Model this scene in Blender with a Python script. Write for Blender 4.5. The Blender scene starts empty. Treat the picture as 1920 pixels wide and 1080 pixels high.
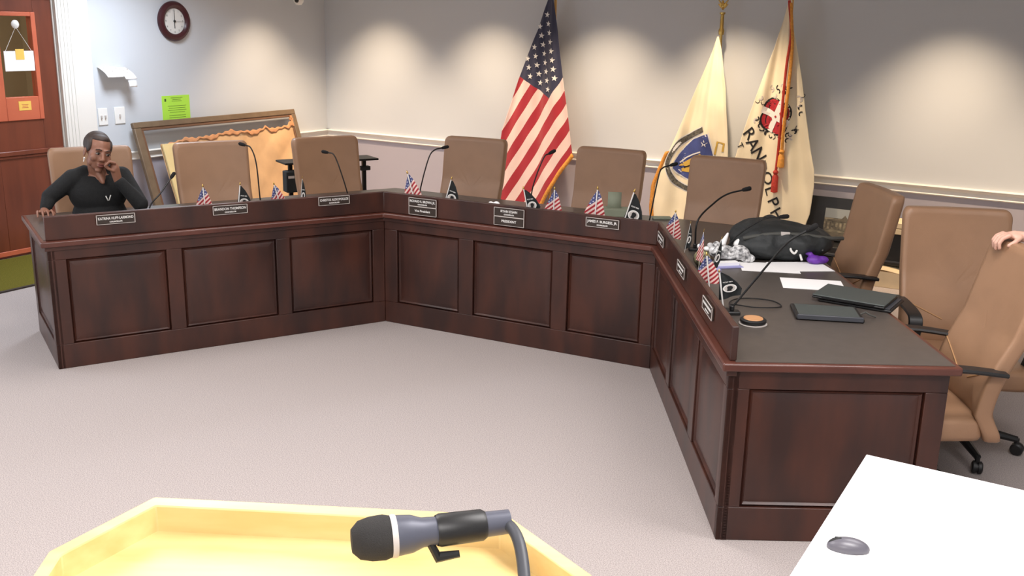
import bpy, bmesh, math, random
from mathutils import Matrix, Vector, noise
random.seed(7)
sc = bpy.context.scene
C = sc.collection
PI = math.pi
R = math.radians

# ------------------------------------------------------------------ camera
def make_camera():
    f, p, ro, H = 1850.7, 0.261154, 0.0210538, 1.98312
    fw = Vector((0, math.cos(p), -math.sin(p)))
    rt = Vector((1, 0, 0)); up = rt.cross(fw)
    r2 = math.cos(ro)*rt + math.sin(ro)*up
    u2 = -math.sin(ro)*rt + math.cos(ro)*up
    cd = bpy.data.cameras.new('camera'); o = bpy.data.objects.new('camera', cd); C.objects.link(o)
    m = Matrix((r2, u2, -fw)).transposed().to_4x4(); m.translation = (0, 0, H)
    o.matrix_world = m
    cd.sensor_width = 36; cd.lens = f/1920*36; cd.clip_start = .05; cd.clip_end = 60
    sc.camera = o
make_camera()

# ------------------------------------------------------------------ view, world, room frame
sc.view_settings.view_transform = 'Standard'
sc.view_settings.look = 'None'
sc.view_settings.gamma = 1
sc.view_settings.use_curve_mapping = False
sc.view_settings.exposure = 0.03
w = bpy.data.worlds.new('world'); sc.world = w; w.use_nodes = True
w.node_tree.nodes['Background'].inputs[0].default_value = (.8, .87, 1, 1)
w.node_tree.nodes['Background'].inputs[1].default_value = .12

RC = Vector((-2.1628, 11.4451, 0)); RA = R(-30.995)          # room corner; x along the back wall, y out of the room
ROOM = Matrix.Translation(RC) @ Matrix.Rotation(RA, 4, 'Z')
CEIL = 2.66

def light_area(name, loc, size, power, col, rot=(0, 0, 0), M=ROOM, spread=None):
    l = bpy.data.lights.new(name, 'AREA'); l.shape = 'RECTANGLE'; l.size, l.size_y = size
    l.energy = power; l.color = col
    if spread: l.spread = spread
    o = bpy.data.objects.new(name, l); C.objects.link(o)
    o.matrix_world = M @ Matrix.Translation(loc) @ Matrix.Rotation(rot[2], 4, 'Z') @ Matrix.Rotation(rot[1], 4, 'Y') @ Matrix.Rotation(rot[0], 4, 'X')
    return o
def light_spot(name, loc, power, col, ang, blend, M=ROOM, tilt=0, rad=.05, axis='X'):
    l = bpy.data.lights.new(name, 'SPOT'); l.energy = power; l.color = col
    l.spot_size = ang; l.spot_blend = blend; l.shadow_soft_size = rad
    o = bpy.data.objects.new(name, l); C.objects.link(o)
    o.matrix_world = M @ Matrix.Translation(loc) @ Matrix.Rotation(tilt, 4, axis)
    return o
WARM = (1, .76, .52)
# warm recessed wall washers close to the back wall, one near the left wall
for i, s in enumerate((.88, 2.25, 3.57, 4.78, 6.6, 8.0)):
    light_spot('wall_washer', (s, -.82, CEIL-.02), 215, WARM, R(82), 1, tilt=R(13))
light_spot('wall_washer', (.82, -1.08, CEIL-.02), 190, WARM, R(82), 1, tilt=R(13), axis='Y')
# neutral ceiling panels over the open floor and the camera side
for s, l, p in ((3.0, 4.6, 20), (5.4, 4.8, 20), (7.6, 5.0, 30), (2.6, 6.8, 36), (5.2, 6.8, 40), (7.8, 6.8, 52), (4.2, 9.2, 44), (7.6, 9.0, 56)):
    light_area('ceiling_panel', (s, -l, CEIL-.01), (1.2, .6), p, (1, .965, .955), spread=R(165))
light_area('ceiling_panel', (1.0, -3.1, CEIL-.01), (.6, .6), 48, (.80, .88, 1), spread=R(150))
# added cool fill light at the left, out of view; no window there
light_area('cool_fill', (.15, -6.6, 1.7), (2.6, 1.6), 40, (.72, .84, 1), (0, R(-90), 0))

# ------------------------------------------------------------------ materials
def s2l(c):
    return tuple(((x/255+.055)/1.055)**2.4 if x/255 > .04045 else x/255/12.92 for x in c) + (1,)
def new_mat(name):
    m = bpy.data.materials.new(name); m.use_nodes = True
    return m, m.node_tree, m.node_tree.nodes['Principled BSDF']
def mat(name, rgb, rough=.5, metal=0, var=0, scale=8, stretch=None, bump=0, bscale=60, spec=.5, coat=0, rgb2=None, sheen=0, detail=3):
    m, nt, b = new_mat(name)
    b.inputs['Roughness'].default_value = rough; b.inputs['Metallic'].default_value = metal
    b.inputs['Specular IOR Level'].default_value = spec
    if coat: b.inputs['Coat Weight'].default_value = coat; b.inputs['Coat Roughness'].default_value = .25
    if sheen: b.inputs['Sheen Weight'].default_value = sheen
    c1 = s2l(rgb)
    tc = nt.nodes.new('ShaderNodeTexCoord'); mp = nt.nodes.new('ShaderNodeMapping')
    nt.links.new(tc.outputs['Object'], mp.inputs[0])
    if stretch: mp.inputs['Scale'].default_value = stretch
    if var or rgb2:
        c2 = s2l(rgb2) if rgb2 else tuple(min(1, x*(1+var)) for x in c1[:3])+(1,)
        c1b = c1 if rgb2 else tuple(x*(1-var) for x in c1[:3])+(1,)
        n = nt.nodes.new('ShaderNodeTexNoise'); n.inputs['Scale'].default_value = scale; n.inputs['Detail'].default_value = detail
        r = nt.nodes.new('ShaderNodeValToRGB'); r.color_ramp.elements[0].position = .35; r.color_ramp.elements[1].position = .65
        r.color_ramp.elements[0].color = c1b; r.color_ramp.elements[1].color = c2
        nt.links.new(mp.outputs[0], n.inputs['Vector']); nt.links.new(n.outputs[0], r.inputs[0]); nt.links.new(r.outputs[0], b.inputs['Base Color'])
    else: b.inputs['Base Color'].default_value = c1
    if bump:
        n2 = nt.nodes.new('ShaderNodeTexNoise'); n2.inputs['Scale'].default_value = bscale; n2.inputs['Detail'].default_value = 4
        bp = nt.nodes.new('ShaderNodeBump'); bp.inputs['Strength'].default_value = bump; bp.inputs['Distance'].default_value = .01
        nt.links.new(tc.outputs['Object'], n2.inputs['Vector']); nt.links.new(n2.outputs[0], bp.inputs['Height']); nt.links.new(bp.outputs[0], b.inputs['Normal'])
    return m
def emit(name, rgb, s):
    m, nt, b = new_mat(name); b.inputs['Base Color'].default_value = s2l(rgb)
    b.inputs['Emission Color'].default_value = s2l(rgb); b.inputs['Emission Strength'].default_value = s
    return m
M = {}
M['paint_up'] = mat('pale_grey_blue_paint', (203, 207, 211), .75, bump=.03, bscale=200)
M['paint_low'] = mat('lavender_grey_paint', (170, 165, 174), .7, bump=.03, bscale=200)
M['ceiling'] = mat('ceiling_tile', (225, 225, 222), .9, bump=.2, bscale=90)
M['trim'] = mat('white_trim', (232, 228, 220), .35)
M['carpet'] = mat('speckled_grey_carpet', (152, 144, 142), .95, rgb2=(198, 187, 183), scale=230, bump=.35, bscale=600, spec=.1, detail=6)
M['olive'] = mat('olive_mat', (104, 98, 38), .95, var=.2, scale=120, bump=.4, bscale=300, spec=.1)
M['mat_edge'] = mat('rubber_edge', (52, 42, 38), .7)
M['wood'] = mat('dark_cherry_wood', (50, 30, 26), .36, rgb2=(74, 41, 31), scale=3.2, stretch=(2.2, 2.2, .6), spec=.45, coat=.15)
M['wood_edge'] = mat('cherry_edge', (80, 42, 33), .30, rgb2=(94, 50, 38), scale=4, spec=.5, coat=.3)
M['laminate'] = mat('charcoal_laminate', (80, 73, 68), .32, var=.06, scale=20, spec=.5)
M['door'] = mat('door_mahogany', (104, 52, 36), .38, rgb2=(122, 62, 42), scale=3, stretch=(3, 3, .5), coat=.2)
M['door_lite'] = mat('lit_orange_wood', (196, 100, 72), .4, rgb2=(206, 110, 78), scale=5)  # orange-red wood with hallway light painted into its colour
M['leather'] = mat('tan_leather', (156, 120, 92), .42, var=.06, scale=5, bump=.08, bscale=260)
M['leather_seam'] = mat('leather_piping', (176, 134, 92), .5)
M['leather_side'] = mat('leather_edge', (108, 76, 54), .5, var=.06)
M['plastic'] = mat('black_plastic', (26, 26, 27), .45)
M['plastic_soft'] = mat('dark_grey_plastic', (62, 64, 70), .5)
M['metal_black'] = mat('black_metal', (20, 19, 19), .4, metal=.3)
M['mic_grey'] = mat('blue_grey_metal', (84, 86, 98), .4, metal=.2)
M['mesh'] = mat('dark_grey_mesh', (44, 42, 41), .8, bump=.5, bscale=900)
M['foam'] = mat('black_foam', (22, 20, 20), .95, bump=.5, bscale=400)
M['white'] = mat('white_plastic', (236, 235, 230), .4)
M['paper'] = mat('white_paper', (248, 247, 246), .8)
M['green'] = mat('green_paper', (176, 230, 74), .8)
M['ink'] = mat('dark_ink', (70, 96, 40), .8)
M['black_ink'] = mat('black_ink', (24, 24, 26), .7)
M['clock_rim'] = mat('burgundy_wood', (64, 22, 28), .35, var=.1)
M['clock_face'] = mat('clock_face', (226, 224, 218), .5)
M['oak'] = mat('light_oak', (226, 192, 126), .45, rgb2=(236, 208, 146), scale=4, stretch=(1, 6, 6), coat=.15)
M['oak_side'] = mat('oak_inner', (214, 170, 98), .5, var=.06, scale=6)
M['brown_frame'] = mat('taupe_wood_frame', (112, 92, 70), .5, var=.1, scale=12)
M['kraft'] = mat('kraft_paper', (196, 158, 116), .8, var=.07, scale=6)
M['kraft_edge'] = mat('torn_kraft', (186, 132, 90), .85, var=.1, scale=20)
M['board'] = mat('pale_wood_board', (222, 196, 138), .6, var=.05)
M['brass'] = mat('brass', (206, 172, 98), .25, metal=1)
M['gold_cloth'] = mat('gold_fringe', (206, 140, 58), .8, var=.2, scale=90)
M['cream'] = mat('cream_satin', (234, 222, 192), .55, var=.03, scale=4, sheen=.3)
M['star'] = mat('white_embroidery', (232, 230, 226), .7)
M['navy'] = mat('seal_blue', (62, 74, 132), .6, var=.08, scale=12)
M['gold_ink'] = mat('gold_thread', (196, 160, 70), .6)
M['ribbon'] = mat('ribbon_ink', (108, 104, 92), .7, rgb2=(52, 52, 52), scale=55)
M['ribbon_edge'] = mat('ribbon_white', (214, 214, 214), .7)
M['crimson'] = mat('crimson_ink', (168, 32, 44), .65, var=.15, scale=30)
M['red_cord'] = mat('red_cord', (176, 52, 40), .7, var=.15, scale=60)
M['gold_cord'] = mat('orange_gold_cord', (216, 148, 62), .7, var=.15, scale=60)
M['black_cloth'] = mat('black_cloth', (30, 33, 34), .8, var=.15, scale=10)
M['silver'] = mat('silver_line', (198, 190, 184), .4)
M['plate'] = mat('nameplate_brown_black', (54, 44, 38), .4)
M['skin_dark'] = mat('deep_brown_skin', (142, 98, 78), .5, var=.04, scale=20)
M['skin_light'] = mat('light_pink_skin', (214, 168, 148), .5, var=.04, scale=20)
M['lips'] = mat('lip_tone', (128, 70, 66), .45)
M['hair'] = mat('dark_brown_hair', (60, 47, 41), .6, var=.25, scale=40, stretch=(1, 4, 1))
M['eye_w'] = mat('eye_white', (150, 138, 130), .3)
M['eye_d'] = mat('eye_dark', (22, 14, 12), .2)
M['knit'] = mat('black_knit', (24, 25, 26), .9, var=.15, scale=60, bump=.3, bscale=200)
M['suit'] = mat('black_suit', (24, 25, 30), .85)
M['pack'] = mat('charcoal_nylon', (38, 41, 42), .6, var=.2, scale=9, bump=.3, bscale=40)
M['strap'] = mat('grey_webbing', (74, 74, 70), .7)
M['purple'] = mat('purple_fabric', (104, 52, 158), .45, var=.3, scale=30)
M['lilac'] = mat('lilac_card', (158, 158, 208), .6)
M['floral'] = mat('white_and_black_print', (246, 246, 246), .8, rgb2=(96, 96, 98), scale=48, detail=5)
M['table'] = mat('white_laminate', (250, 249, 248), .4)
M['mouse'] = mat('mouse_grey', (92, 90, 98), .35)
M['laptop'] = mat('green_grey_laptop', (68, 74, 72), .5)
M['amber'] = mat('tan_disc_reflection', (196, 144, 100), .3)  # puck top, reflected light painted into its tan colour
M['box'] = mat('cream_cardboard', (226, 204, 166), .8, var=.05)
M['photo'] = mat('old_photograph', (150, 140, 116), .5, rgb2=(66, 62, 52), scale=16, detail=6, stretch=(1, 1, 2))
M['photo_dark'] = mat('photograph_dark', (92, 84, 70), .5, var=.2, scale=30)
M['photo_sky'] = mat('photograph_sky', (146, 150, 148), .5)
M['red_cloth'] = mat('red_border', (176, 66, 48), .7, var=.1)
M['yellow'] = mat('yellow_sticker', (240, 196, 92), .7)
M['khaki'] = mat('khaki_print', (176, 168, 128), .8, rgb2=(60, 60, 48), scale=40)
M['grey_green'] = mat('grey_green_paper', (142, 148, 128), .7)
M['hall'] = mat('hallway_paint', (196, 176, 150), .8)
def glass_mat():
    m, nt, b = new_mat('window_glass'); b.inputs['Base Color'].default_value = (.9, .95, .93, 1)
    b.inputs['Roughness'].default_value = .02; b.inputs['Transmission Weight'].default_value = 1; b.inputs['IOR'].default_value = 1.1
    return m
M['glass'] = glass_mat()

def flag_mat(name, dots):
    m, nt, b = new_mat(name); b.inputs['Roughness'].default_value = .6; b.inputs['Sheen Weight'].default_value = .2
    uv = nt.nodes.new('ShaderNodeTexCoord'); sp = nt.nodes.new('ShaderNodeSeparateXYZ'); nt.links.new(uv.outputs['UV'], sp.inputs[0])
    def mt(op, a, b_=None):
        n = nt.nodes.new('ShaderNodeMath'); n.operation = op
        for i, x in enumerate((a, b_)):
            if x is None: continue
            if isinstance(x, (int, float)): n.inputs[i].default_value = x
            else: nt.links.new(x, n.inputs[i])
        return n.outputs[0]
    def mix(f, a, c):
        n = nt.nodes.new('ShaderNodeMix'); n.data_type = 'RGBA'
        nt.links.new(f, n.inputs[0])
        for i, x in ((6, a), (7, c)):
            if isinstance(x, tuple): n.inputs[i].default_value = x
            else: nt.links.new(x, n.inputs[i])
        return n.outputs[2]
    u, v = sp.outputs[0], sp.outputs[1]
    odd = mt('MODULO', mt('FLOOR', mt('MULTIPLY', v, 13)), 2)
    odd = mt('GREATER_THAN', odd, .5)
    cant = mt('MULTIPLY', mt('LESS_THAN', u, .4), mt('LESS_THAN', v, 7/13))
    st = mix(odd, s2l((168, 32, 46)), s2l((236, 206, 196)))
    cc = s2l((46, 48, 74)) if not dots else s2l((74, 80, 128))
    if dots:
        fu = mt('ABSOLUTE', mt('SUBTRACT', mt('FRACT', mt('MULTIPLY', u, 15)), .5)); fv = mt('ABSOLUTE', mt('SUBTRACT', mt('FRACT', mt('MULTIPLY', v, 9.3)), .5))
        dot = mt('LESS_THAN', mt('ADD', fu, fv), .26)
        cc = mix(dot, cc, s2l((210, 210, 224)))
    nt.links.new(mix(cant, st, cc), b.inputs['Base Color'])
    return m
M['flag'] = flag_mat('stars_and_stripes', False)
M['flag_small'] = flag_mat('small_stars_and_stripes', True)

# ------------------------------------------------------------------ mesh helpers
class MB:
    def __init__(s): s.v = []; s.f = []; s.mi = []; s.uv = None
    def add(s, vs, fs, T=None, mi=0):
        k = len(s.v)
        for p in vs:
            p = Vector(p); s.v.append(T @ p if T else p)
        for f in fs: s.f.append([i+k for i in f]); s.mi.append(mi)
        return s
    def box(s, c, d, T=None, mi=0):
        x, y, z = (q/2 for q in d); c = Vector(c)
        vs = [c+Vector((a*x, b*y, e*z)) for a in (-1, 1) for b in (-1, 1) for e in (-1, 1)]
        return s.add(vs, [(0, 1, 3, 2), (4, 6, 7, 5), (0, 4, 5, 1), (2, 3, 7, 6), (0, 2, 6, 4), (1, 5, 7, 3)], T, mi)
    def bx(s, x0, x1, y0, y1, z0, z1, T=None, mi=0):
        return s.box(((x0+x1)/2, (y0+y1)/2, (z0+z1)/2), (x1-x0, y1-y0, z1-z0), T, mi)
    def prism(s, poly, z0, z1, T=None, mi=0):
        n = len(poly)
        a = sum(poly[i][0]*poly[(i+1) % n][1]-poly[(i+1) % n][0]*poly[i][1] for i in range(n))
        if a < 0: poly = poly[::-1]
        vs = [(p[0], p[1], z0) for p in poly]+[(p[0], p[1], z1) for p in poly]
        fs = [list(range(n))[::-1], list(range(n, 2*n))]+[(i, (i+1) % n, (i+1) % n+n, i+n) for i in range(n)]
        return s.add(vs, fs, T, mi)
    def tube(s, pts, r, seg=10, T=None, caps=True, mi=0):
        pts = [Vector(p) for p in pts]; n = len(pts)
        rs = r if isinstance(r, (list, tuple)) else [r]*n
        vs = []; ref = None
        for i, p in enumerate(pts):
            t = (pts[min(i+1, n-1)]-pts[max(i-1, 0)]).normalized()
            if ref is None:
                ref = Vector((0, 0, 1)) if abs(t.z) < .9 else Vector((1, 0, 0))
            x = ref-t*ref.dot(t); x.normalize(); ref = x; y = t.cross(x)
            for k in range(seg):
                a = 2*PI*k/seg; vs.append(p+(x*math.cos(a)+y*math.sin(a))*rs[i])
        fs = []
        for i in range(n-1):
            for k in range(seg):
                k2 = (k+1) % seg; fs.append((i*seg+k, i*seg+k2, (i+1)*seg+k2, (i+1)*seg+k))
        if caps: fs.append(list(range(seg))[::-1]); fs.append([(n-1)*seg+k for k in range(seg)])
        return s.add(vs, fs, T, mi)
    def lathe(s, prof, seg=24, T=None, mi=0, caps=True):
        vs = []
        for r, z in prof:
            for k in range(seg): a = 2*PI*k/seg; vs.append((r*math.cos(a), r*math.sin(a), z))
        fs = []; n = len(prof)
        for i in range(n-1):
            for k in range(seg):
                k2 = (k+1) % seg; fs.append((i*seg+k, i*seg+k2, (i+1)*seg+k2, (i+1)*seg+k))
        if caps and prof[0][0] > 1e-5: fs.append(list(range(seg))[::-1])
        if caps and prof[-1][0] > 1e-5: fs.append([(n-1)*seg+k for k in range(seg)])
        return s.add(vs, fs, T, mi)
    def ell(s, c, r, T=None, mi=0, u=20, w=14):
        c = Vector(c); r = (r, r, r) if isinstance(r, (int, float)) else r
        vs = [c+Vector((0, 0, -r[2]))]
        for j in range(1, w):
            ph = -PI/2+PI*j/w
            for k in range(u): a = 2*PI*k/u; vs.append(c+Vector((r[0]*math.cos(ph)*math.cos(a), r[1]*math.cos(ph)*math.sin(a), r[2]*math.sin(ph))))
        vs.append(c+Vector((0, 0, r[2]))); L = len(vs)-1
        fs = [(0, 1+(k+1) % u, 1+k) for k in range(u)]
        for j in range(w-2):
            for k in range(u): k2 = (k+1) % u; a = 1+j*u; fs.append((a+k, a+k2, a+u+k2, a+u+k))
        a = 1+(w-2)*u; fs += [(a+k, a+(k+1) % u, L) for k in range(u)]
        return s.add(vs, fs, T, mi)
    def cone(s, a, b, ra, rb, T=None):          # rounded tapered limb
        a = Vector(a); b = Vector(b); s.ell(a, ra, T, u=14, w=10); s.ell(b, rb, T, u=14, w=10)
        s.tube([a, b], [ra*.995, rb*.995], 14, T); return s
    def grid(s, P, nu, nv, uv=None, mi=0, thick=0):
        vs = [P(i/nu, j/nv) for j in range(nv+1) for i in range(nu+1)]
        fs = [(j*(nu+1)+i, j*(nu+1)+i+1, (j+1)*(nu+1)+i+1, (j+1)*(nu+1)+i) for j in range(nv) for i in range(nu)]
        if uv: s.uv = [uv(v) for v in vs]
        return s.add(vs, fs, None, mi)
    def build(s, name, mats, parent=None, bevel=0, smooth=True, ang=35, bseg=2, solid=0, mods=None, T=None):
        me = bpy.data.meshes.new(name)
        me.from_pydata([tuple(T @ v if T else v) for v in s.v], [], s.f)
        mats = mats if isinstance(mats, (list, tuple)) else [mats]
        for m in mats: me.materials.append(M[m] if isinstance(m, str) else m)
        if any(s.mi): me.polygons.foreach_set('material_index', s.mi)
        if s.uv:
            l = me.uv_layers.new(name='uv')
            for lp in me.loops: l.data[lp.index].uv = s.uv[lp.vertex_index]
        if smooth:
            me.polygons.foreach_set('use_smooth', [True]*len(me.polygons)); me.set_sharp_from_angle(angle=R(ang))
        me.update()
        o = bpy.data.objects.new(name, me); C.objects.link(o)
        if parent: o.parent = parent
        if bevel:
            b = o.modifiers.new('bevel', 'BEVEL'); b.width = bevel; b.segments = bseg; b.limit_method = 'ANGLE'; b.angle_limit = R(35)
        if solid:
            b = o.modifiers.new('solid', 'SOLIDIFY'); b.thickness = solid; b.offset = 0
        if mods: mods(o)
        return o
def bake(o, name=None):                          # turn modifiers into plain geometry
    dg = bpy.context.evaluated_depsgraph_get(); dg.update()
    me = bpy.data.meshes.new_from_object(o.evaluated_get(dg)); old = o.data
    o.modifiers.clear(); o.data = me; return o
def blob(mb, name, m, parent, voxel=.006, smooth=4, fac=.5):
    o = mb.build(name, m, parent)
    r = o.modifiers.new('r', 'REMESH'); r.mode = 'VOXEL'; r.voxel_size = voxel; r.use_smooth_shade = True
    s_ = o.modifiers.new('s', 'SMOOTH'); s_.iterations = smooth; s_.factor = fac
    return bake(o)
def tag(o, label=None, cat=None, group=None, kind=None):
    if label: o['label'] = label
    if cat: o['category'] = cat
    if group: o['group'] = group
    if kind: o['kind'] = kind
    return o
def thing(name, label, cat, loc=(0, 0, 0), rz=0, group=None, base=None):
    o = bpy.data.objects.new(name, None); C.objects.link(o); o.empty_display_size = .1
    m = Matrix.Translation(loc) @ Matrix.Rotation(rz, 4, 'Z')
    if base: m = base @ m
    o.matrix_world = m
    return tag(o, label, cat, group)
def copy_thing(src, label, group=None, matrix=None):
    r = src.copy(); C.objects.link(r); r['label'] = label
    if group: r['group'] = group
    if matrix is not None: r.matrix_world = matrix
    for ch in list(src.children):
        c = ch.copy(); C.objects.link(c); c.parent = r
        for g in list(ch.children):
            d = g.copy(); C.objects.link(d); d.parent = c
    return r
def struct(name, mb, m, label, base=ROOM, **k):
    o = mb.build(name, m, None, **k); o.matrix_world = base; return tag(o, label, None, kind='structure')

_tc = {}
def text_geo(txt, size, bold=.0, spacing=1.0):
    key = (txt, size, bold, spacing)
    if key in _tc: return _tc[key]
    cu = bpy.data.curves.new('t', 'FONT'); cu.body = txt; cu.size = size; cu.align_x = 'CENTER'; cu.align_y = 'CENTER'; cu.offset = bold; cu.space_character = spacing; cu.resolution_u = 3
    o = bpy.data.objects.new('t', cu); C.objects.link(o)
    dg = bpy.context.evaluated_depsgraph_get(); dg.update()
    me = o.evaluated_get(dg).to_mesh()
    vs = [tuple(v.co) for v in me.vertices]; fs = [tuple(p.vertices) for p in me.polygons]
    o.evaluated_get(dg).to_mesh_clear(); bpy.data.objects.remove(o); bpy.data.curves.remove(cu)
    _tc[key] = (vs, fs); return _tc[key]
def star_poly(cx, cy, r, rot=0):
    return [(cx+(r if k % 2 == 0 else r*.4)*math.sin(rot+k*PI/5), cy+(r if k % 2 == 0 else r*.4)*math.cos(rot+k*PI/5)) for k in range(10)]
def tri(poly):
    from mathutils.geometry import tessellate_polygon
    return [tuple(t) for t in tessellate_polygon([[Vector((p[0], p[1], 0)) for p in poly]])]
def decal(mb, vs, fs, fn, cuts=0, mi=0):         # flat 2D shapes laid on a surface fn(a, b) -> 3D point
    if cuts:
        bm = bmesh.new(); bv = [bm.verts.new((v[0], v[1], 0)) for v in vs]
        for f in fs:
            try: bm.faces.new([bv[i] for i in f])
            except ValueError: pass
        bmesh.ops.triangulate(bm, faces=bm.faces[:])
        for _ in range(6):
            e = [e for e in bm.edges if e.calc_length() > cuts]
            if not e: break
            bmesh.ops.subdivide_edges(bm, edges=e, cuts=1); bmesh.ops.triangulate(bm, faces=bm.faces[:])
        bm.verts.index_update()
        vs = [tuple(v.co) for v in bm.verts]; fs = [tuple(v.index for v in f.verts) for f in bm.faces]; bm.free()
    mb.add([fn(v[0], v[1]) for v in vs], fs, None, mi)
def stroke(pts, w):                              # outline of a band of width w along pts
    n = len(pts); a = []; b = []
    for i, p in enumerate(pts):
        q0 = pts[max(i-1, 0)]; q1 = pts[min(i+1, n-1)]; d = Vector((q1[0]-q0[0], q1[1]-q0[1])).normalized(); q = Vector((-d.y, d.x))*w/2
        a.append((p[0]+q.x, p[1]+q.y)); b.append((p[0]-q.x, p[1]-q.y))
    vs = a+b; return vs, [(i, i+1, n+i+1, n+i) for i in range(n-1)]
def spline(pts, k=8):
    pts = [Vector(p) for p in pts]; out = []; P = [pts[0]*2-pts[1]]+pts+[pts[-1]*2-pts[-2]]
    for i in range(1, len(P)-2):
        for j in range(k):
            t = j/k; a, b, c, d = P[i-1:i+3]
            out.append(.5*((2*b)+(c-a)*t+(2*a-5*b+4*c-d)*t*t+(3*b-a-3*c+d)*t**3))
    return out+[pts[-1]]

# ------------------------------------------------------------------ the room
S1, L1 = 9.6, 10.4
struct('floor', MB().bx(-2.2, S1, -L1, .1, -.1, 0), 'carpet', 'speckled pinkish grey carpet', smooth=False)
struct('ceiling', MB().bx(-2.2, S1, -L1, .1, CEIL, CEIL+.1), 'ceiling', 'white ceiling', smooth=False)
def two_tone(name, rects, T):                    # rects in (a0,a1,z0,z1); T(a0,a1,z0,z1)->box
    pass
CR = .776                                        # top of chair rail
mb = MB().bx(-.1, S1, 0, .1, 0, CR-.04, mi=1).bx(-.1, S1, 0, .1, CR-.04, CEIL)
struct('wall_back', mb, ['paint_up', 'paint_low'], 'pale upper wall with lavender grey lower half behind the flags', smooth=False)
DL0, DL1, DZ = 3.36, 4.34, 2.12                  # door opening on the left wall
mb = MB()
mb.bx(-.1, 0, -DL0, 0, 0, CR-.04, mi=1).bx(-.1, 0, -DL0, 0, CR-.04, CEIL).bx(-.1, 0, -DL1, -DL0, DZ, CEIL).bx(-.1, 0, -L1, -DL1, CR-.04, CEIL).bx(-.1, 0, -L1, -DL1, 0, CR-.04, mi=1)
struct('wall_left', mb, ['paint_up', 'paint_low'], 'pale wall with the clock and the door', smooth=False)
struct('wall_right', MB().bx(S1, S1+.1, -L1, .1, 0, CEIL), 'paint_up', 'right wall outside the view', smooth=False)
struct('wall_front', MB().bx(-.1, S1, -L1-.1, -L1, 0, CEIL), 'paint_up', 'wall behind the camera', smooth=False)
struct('wall_hallway', MB().bx(-2.2, -2.1, -6.2, -2.2, 0, CEIL).bx(-2.2, -.1, -6.3, -6.2, 0, CEIL).bx(-2.2, -.1, -2.3, -2.2, 0, CEIL), 'hall', 'beige hallway wall beyond the door', smooth=False)
light_area('hallway_fill', (-1.1, -4.1, CEIL-.05), (.6, 1.6), 18, (1, .86, .66))  # dim area light added to brighten the hallway behind the door glass
def rail_profile():                              # chair rail section (out, z)
    return [(0, -.075), (.012, -.075), (.018, -.066), (.012, -.058), (.014, -.03), (.026, -.022), (.03, -.008), (.024, 0), (0, 0)]
def run(prof, T, a0, a1, name, m, label):
    n = len(prof); vs = [T(a0, o_, z) for o_, z in prof]+[T(a1, o_, z) for o_, z in prof]
    fs = [(i, (i+1) % n, (i+1) % n+n, i+n) for i in range(n)]+[list(range(n))[::-1], list(range(n, 2*n))]
    return struct(name, MB().add(vs, fs), m, label, ang=50)
big = [(o_*1.35, z*1.1) for o_, z in rail_profile()]
run(big, lambda a, o_, z: (a, -o_, CR+z), 0, S1, 'trim_1', 'trim', 'white chair rail along the back wall')
run(big, lambda a, o_, z: (o_, -a, CR+z), 0, 3.04, 'trim_2', 'trim', 'white chair rail along the left wall')
base_p = [(0, 0), (.016, 0), (.016, .09), (.008, .11), (0, .11)]
run(base_p, lambda a, o_, z: (a, -o_, z), 0, S1, 'baseboard_back', 'trim', 'white baseboard of the back wall')
run(base_p, lambda a, o_, z: (o_, -a, z), 0, 3.04, 'baseboard_left', 'trim', 'white baseboard of the left wall')
# wide white casing right of the door
mb = MB()
mb.bx(0, .02, -3.21, -3.04, 0, CEIL).bx(0, .034, -3.36, -3.21, 0, CEIL)
for y in (-3.235, -3.27, -3.30, -3.335): mb.bx(.034, .040, y-.009, y+.009, 0, CEIL)
mb.bx(0, .03, -4.5, -3.36, DZ, DZ+.14).bx(0, .034, -4.5, -4.34, 0, DZ+.14)
mb.bx(-.1, 0, -3.372, -3.36, 0, DZ)
struct('trim_3', mb, 'trim', 'wide white fluted door casing', bevel=.003)

# door_1: stiles and rails with a framed lite
d1 = thing('door_1', 'reddish brown wooden door with orange framed lite', 'door', (0, 0, 0), 0, None, ROOM)
del d1['category']; d1['kind'] = 'structure'
x0, x1 = -.06, -.012
mb = MB()
mb.bx(x0, x1, -3.54, -3.372, .005, DZ-.01).bx(x0, x1, -DL1+.01, -3.96, .005, DZ-.01)
mb.bx(x0, x1, -3.96, -3.54, 2.0, DZ-.01).bx(x0, x1, -3.96, -3.54, .005, 1.13)
mb.build('door_leaf', 'door', d1, bevel=.003)
mb = MB().bx(x1, x1+.022, -DL1+.02, -3.385, .845, .885).bx(x1, x1+.012, -DL1+.02, -3.385, .82, .845)
mb.build('rail_moulding', 'door', d1, bevel=.006)
MB().bx(x1, x1+.01, -DL1+.02, -3.385, .02, .06).build('kick_strip', 'door_lite', d1, bevel=.003)
mb = MB()
mb.bx(x0-.01, x1+.012, -3.57, -3.53, 1.13, 2.0).bx(x0-.01, x1+.012, -3.97, -3.86, 1.13, 2.0)
mb.bx(x0-.01, x1+.012, -3.86, -3.57, 1.965, 2.0).bx(x0-.01, x1+.012, -3.86, -3.57, 1.13, 1.32)
tag(mb.build('lite_frame', 'door_lite', d1, bevel=.004), 'orange window frame with hallway light in its colour')
MB().bx(-.04, -.034, -3.86, -3.57, 1.32, 1.965).build('glass_pane', 'glass', d1)

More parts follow.
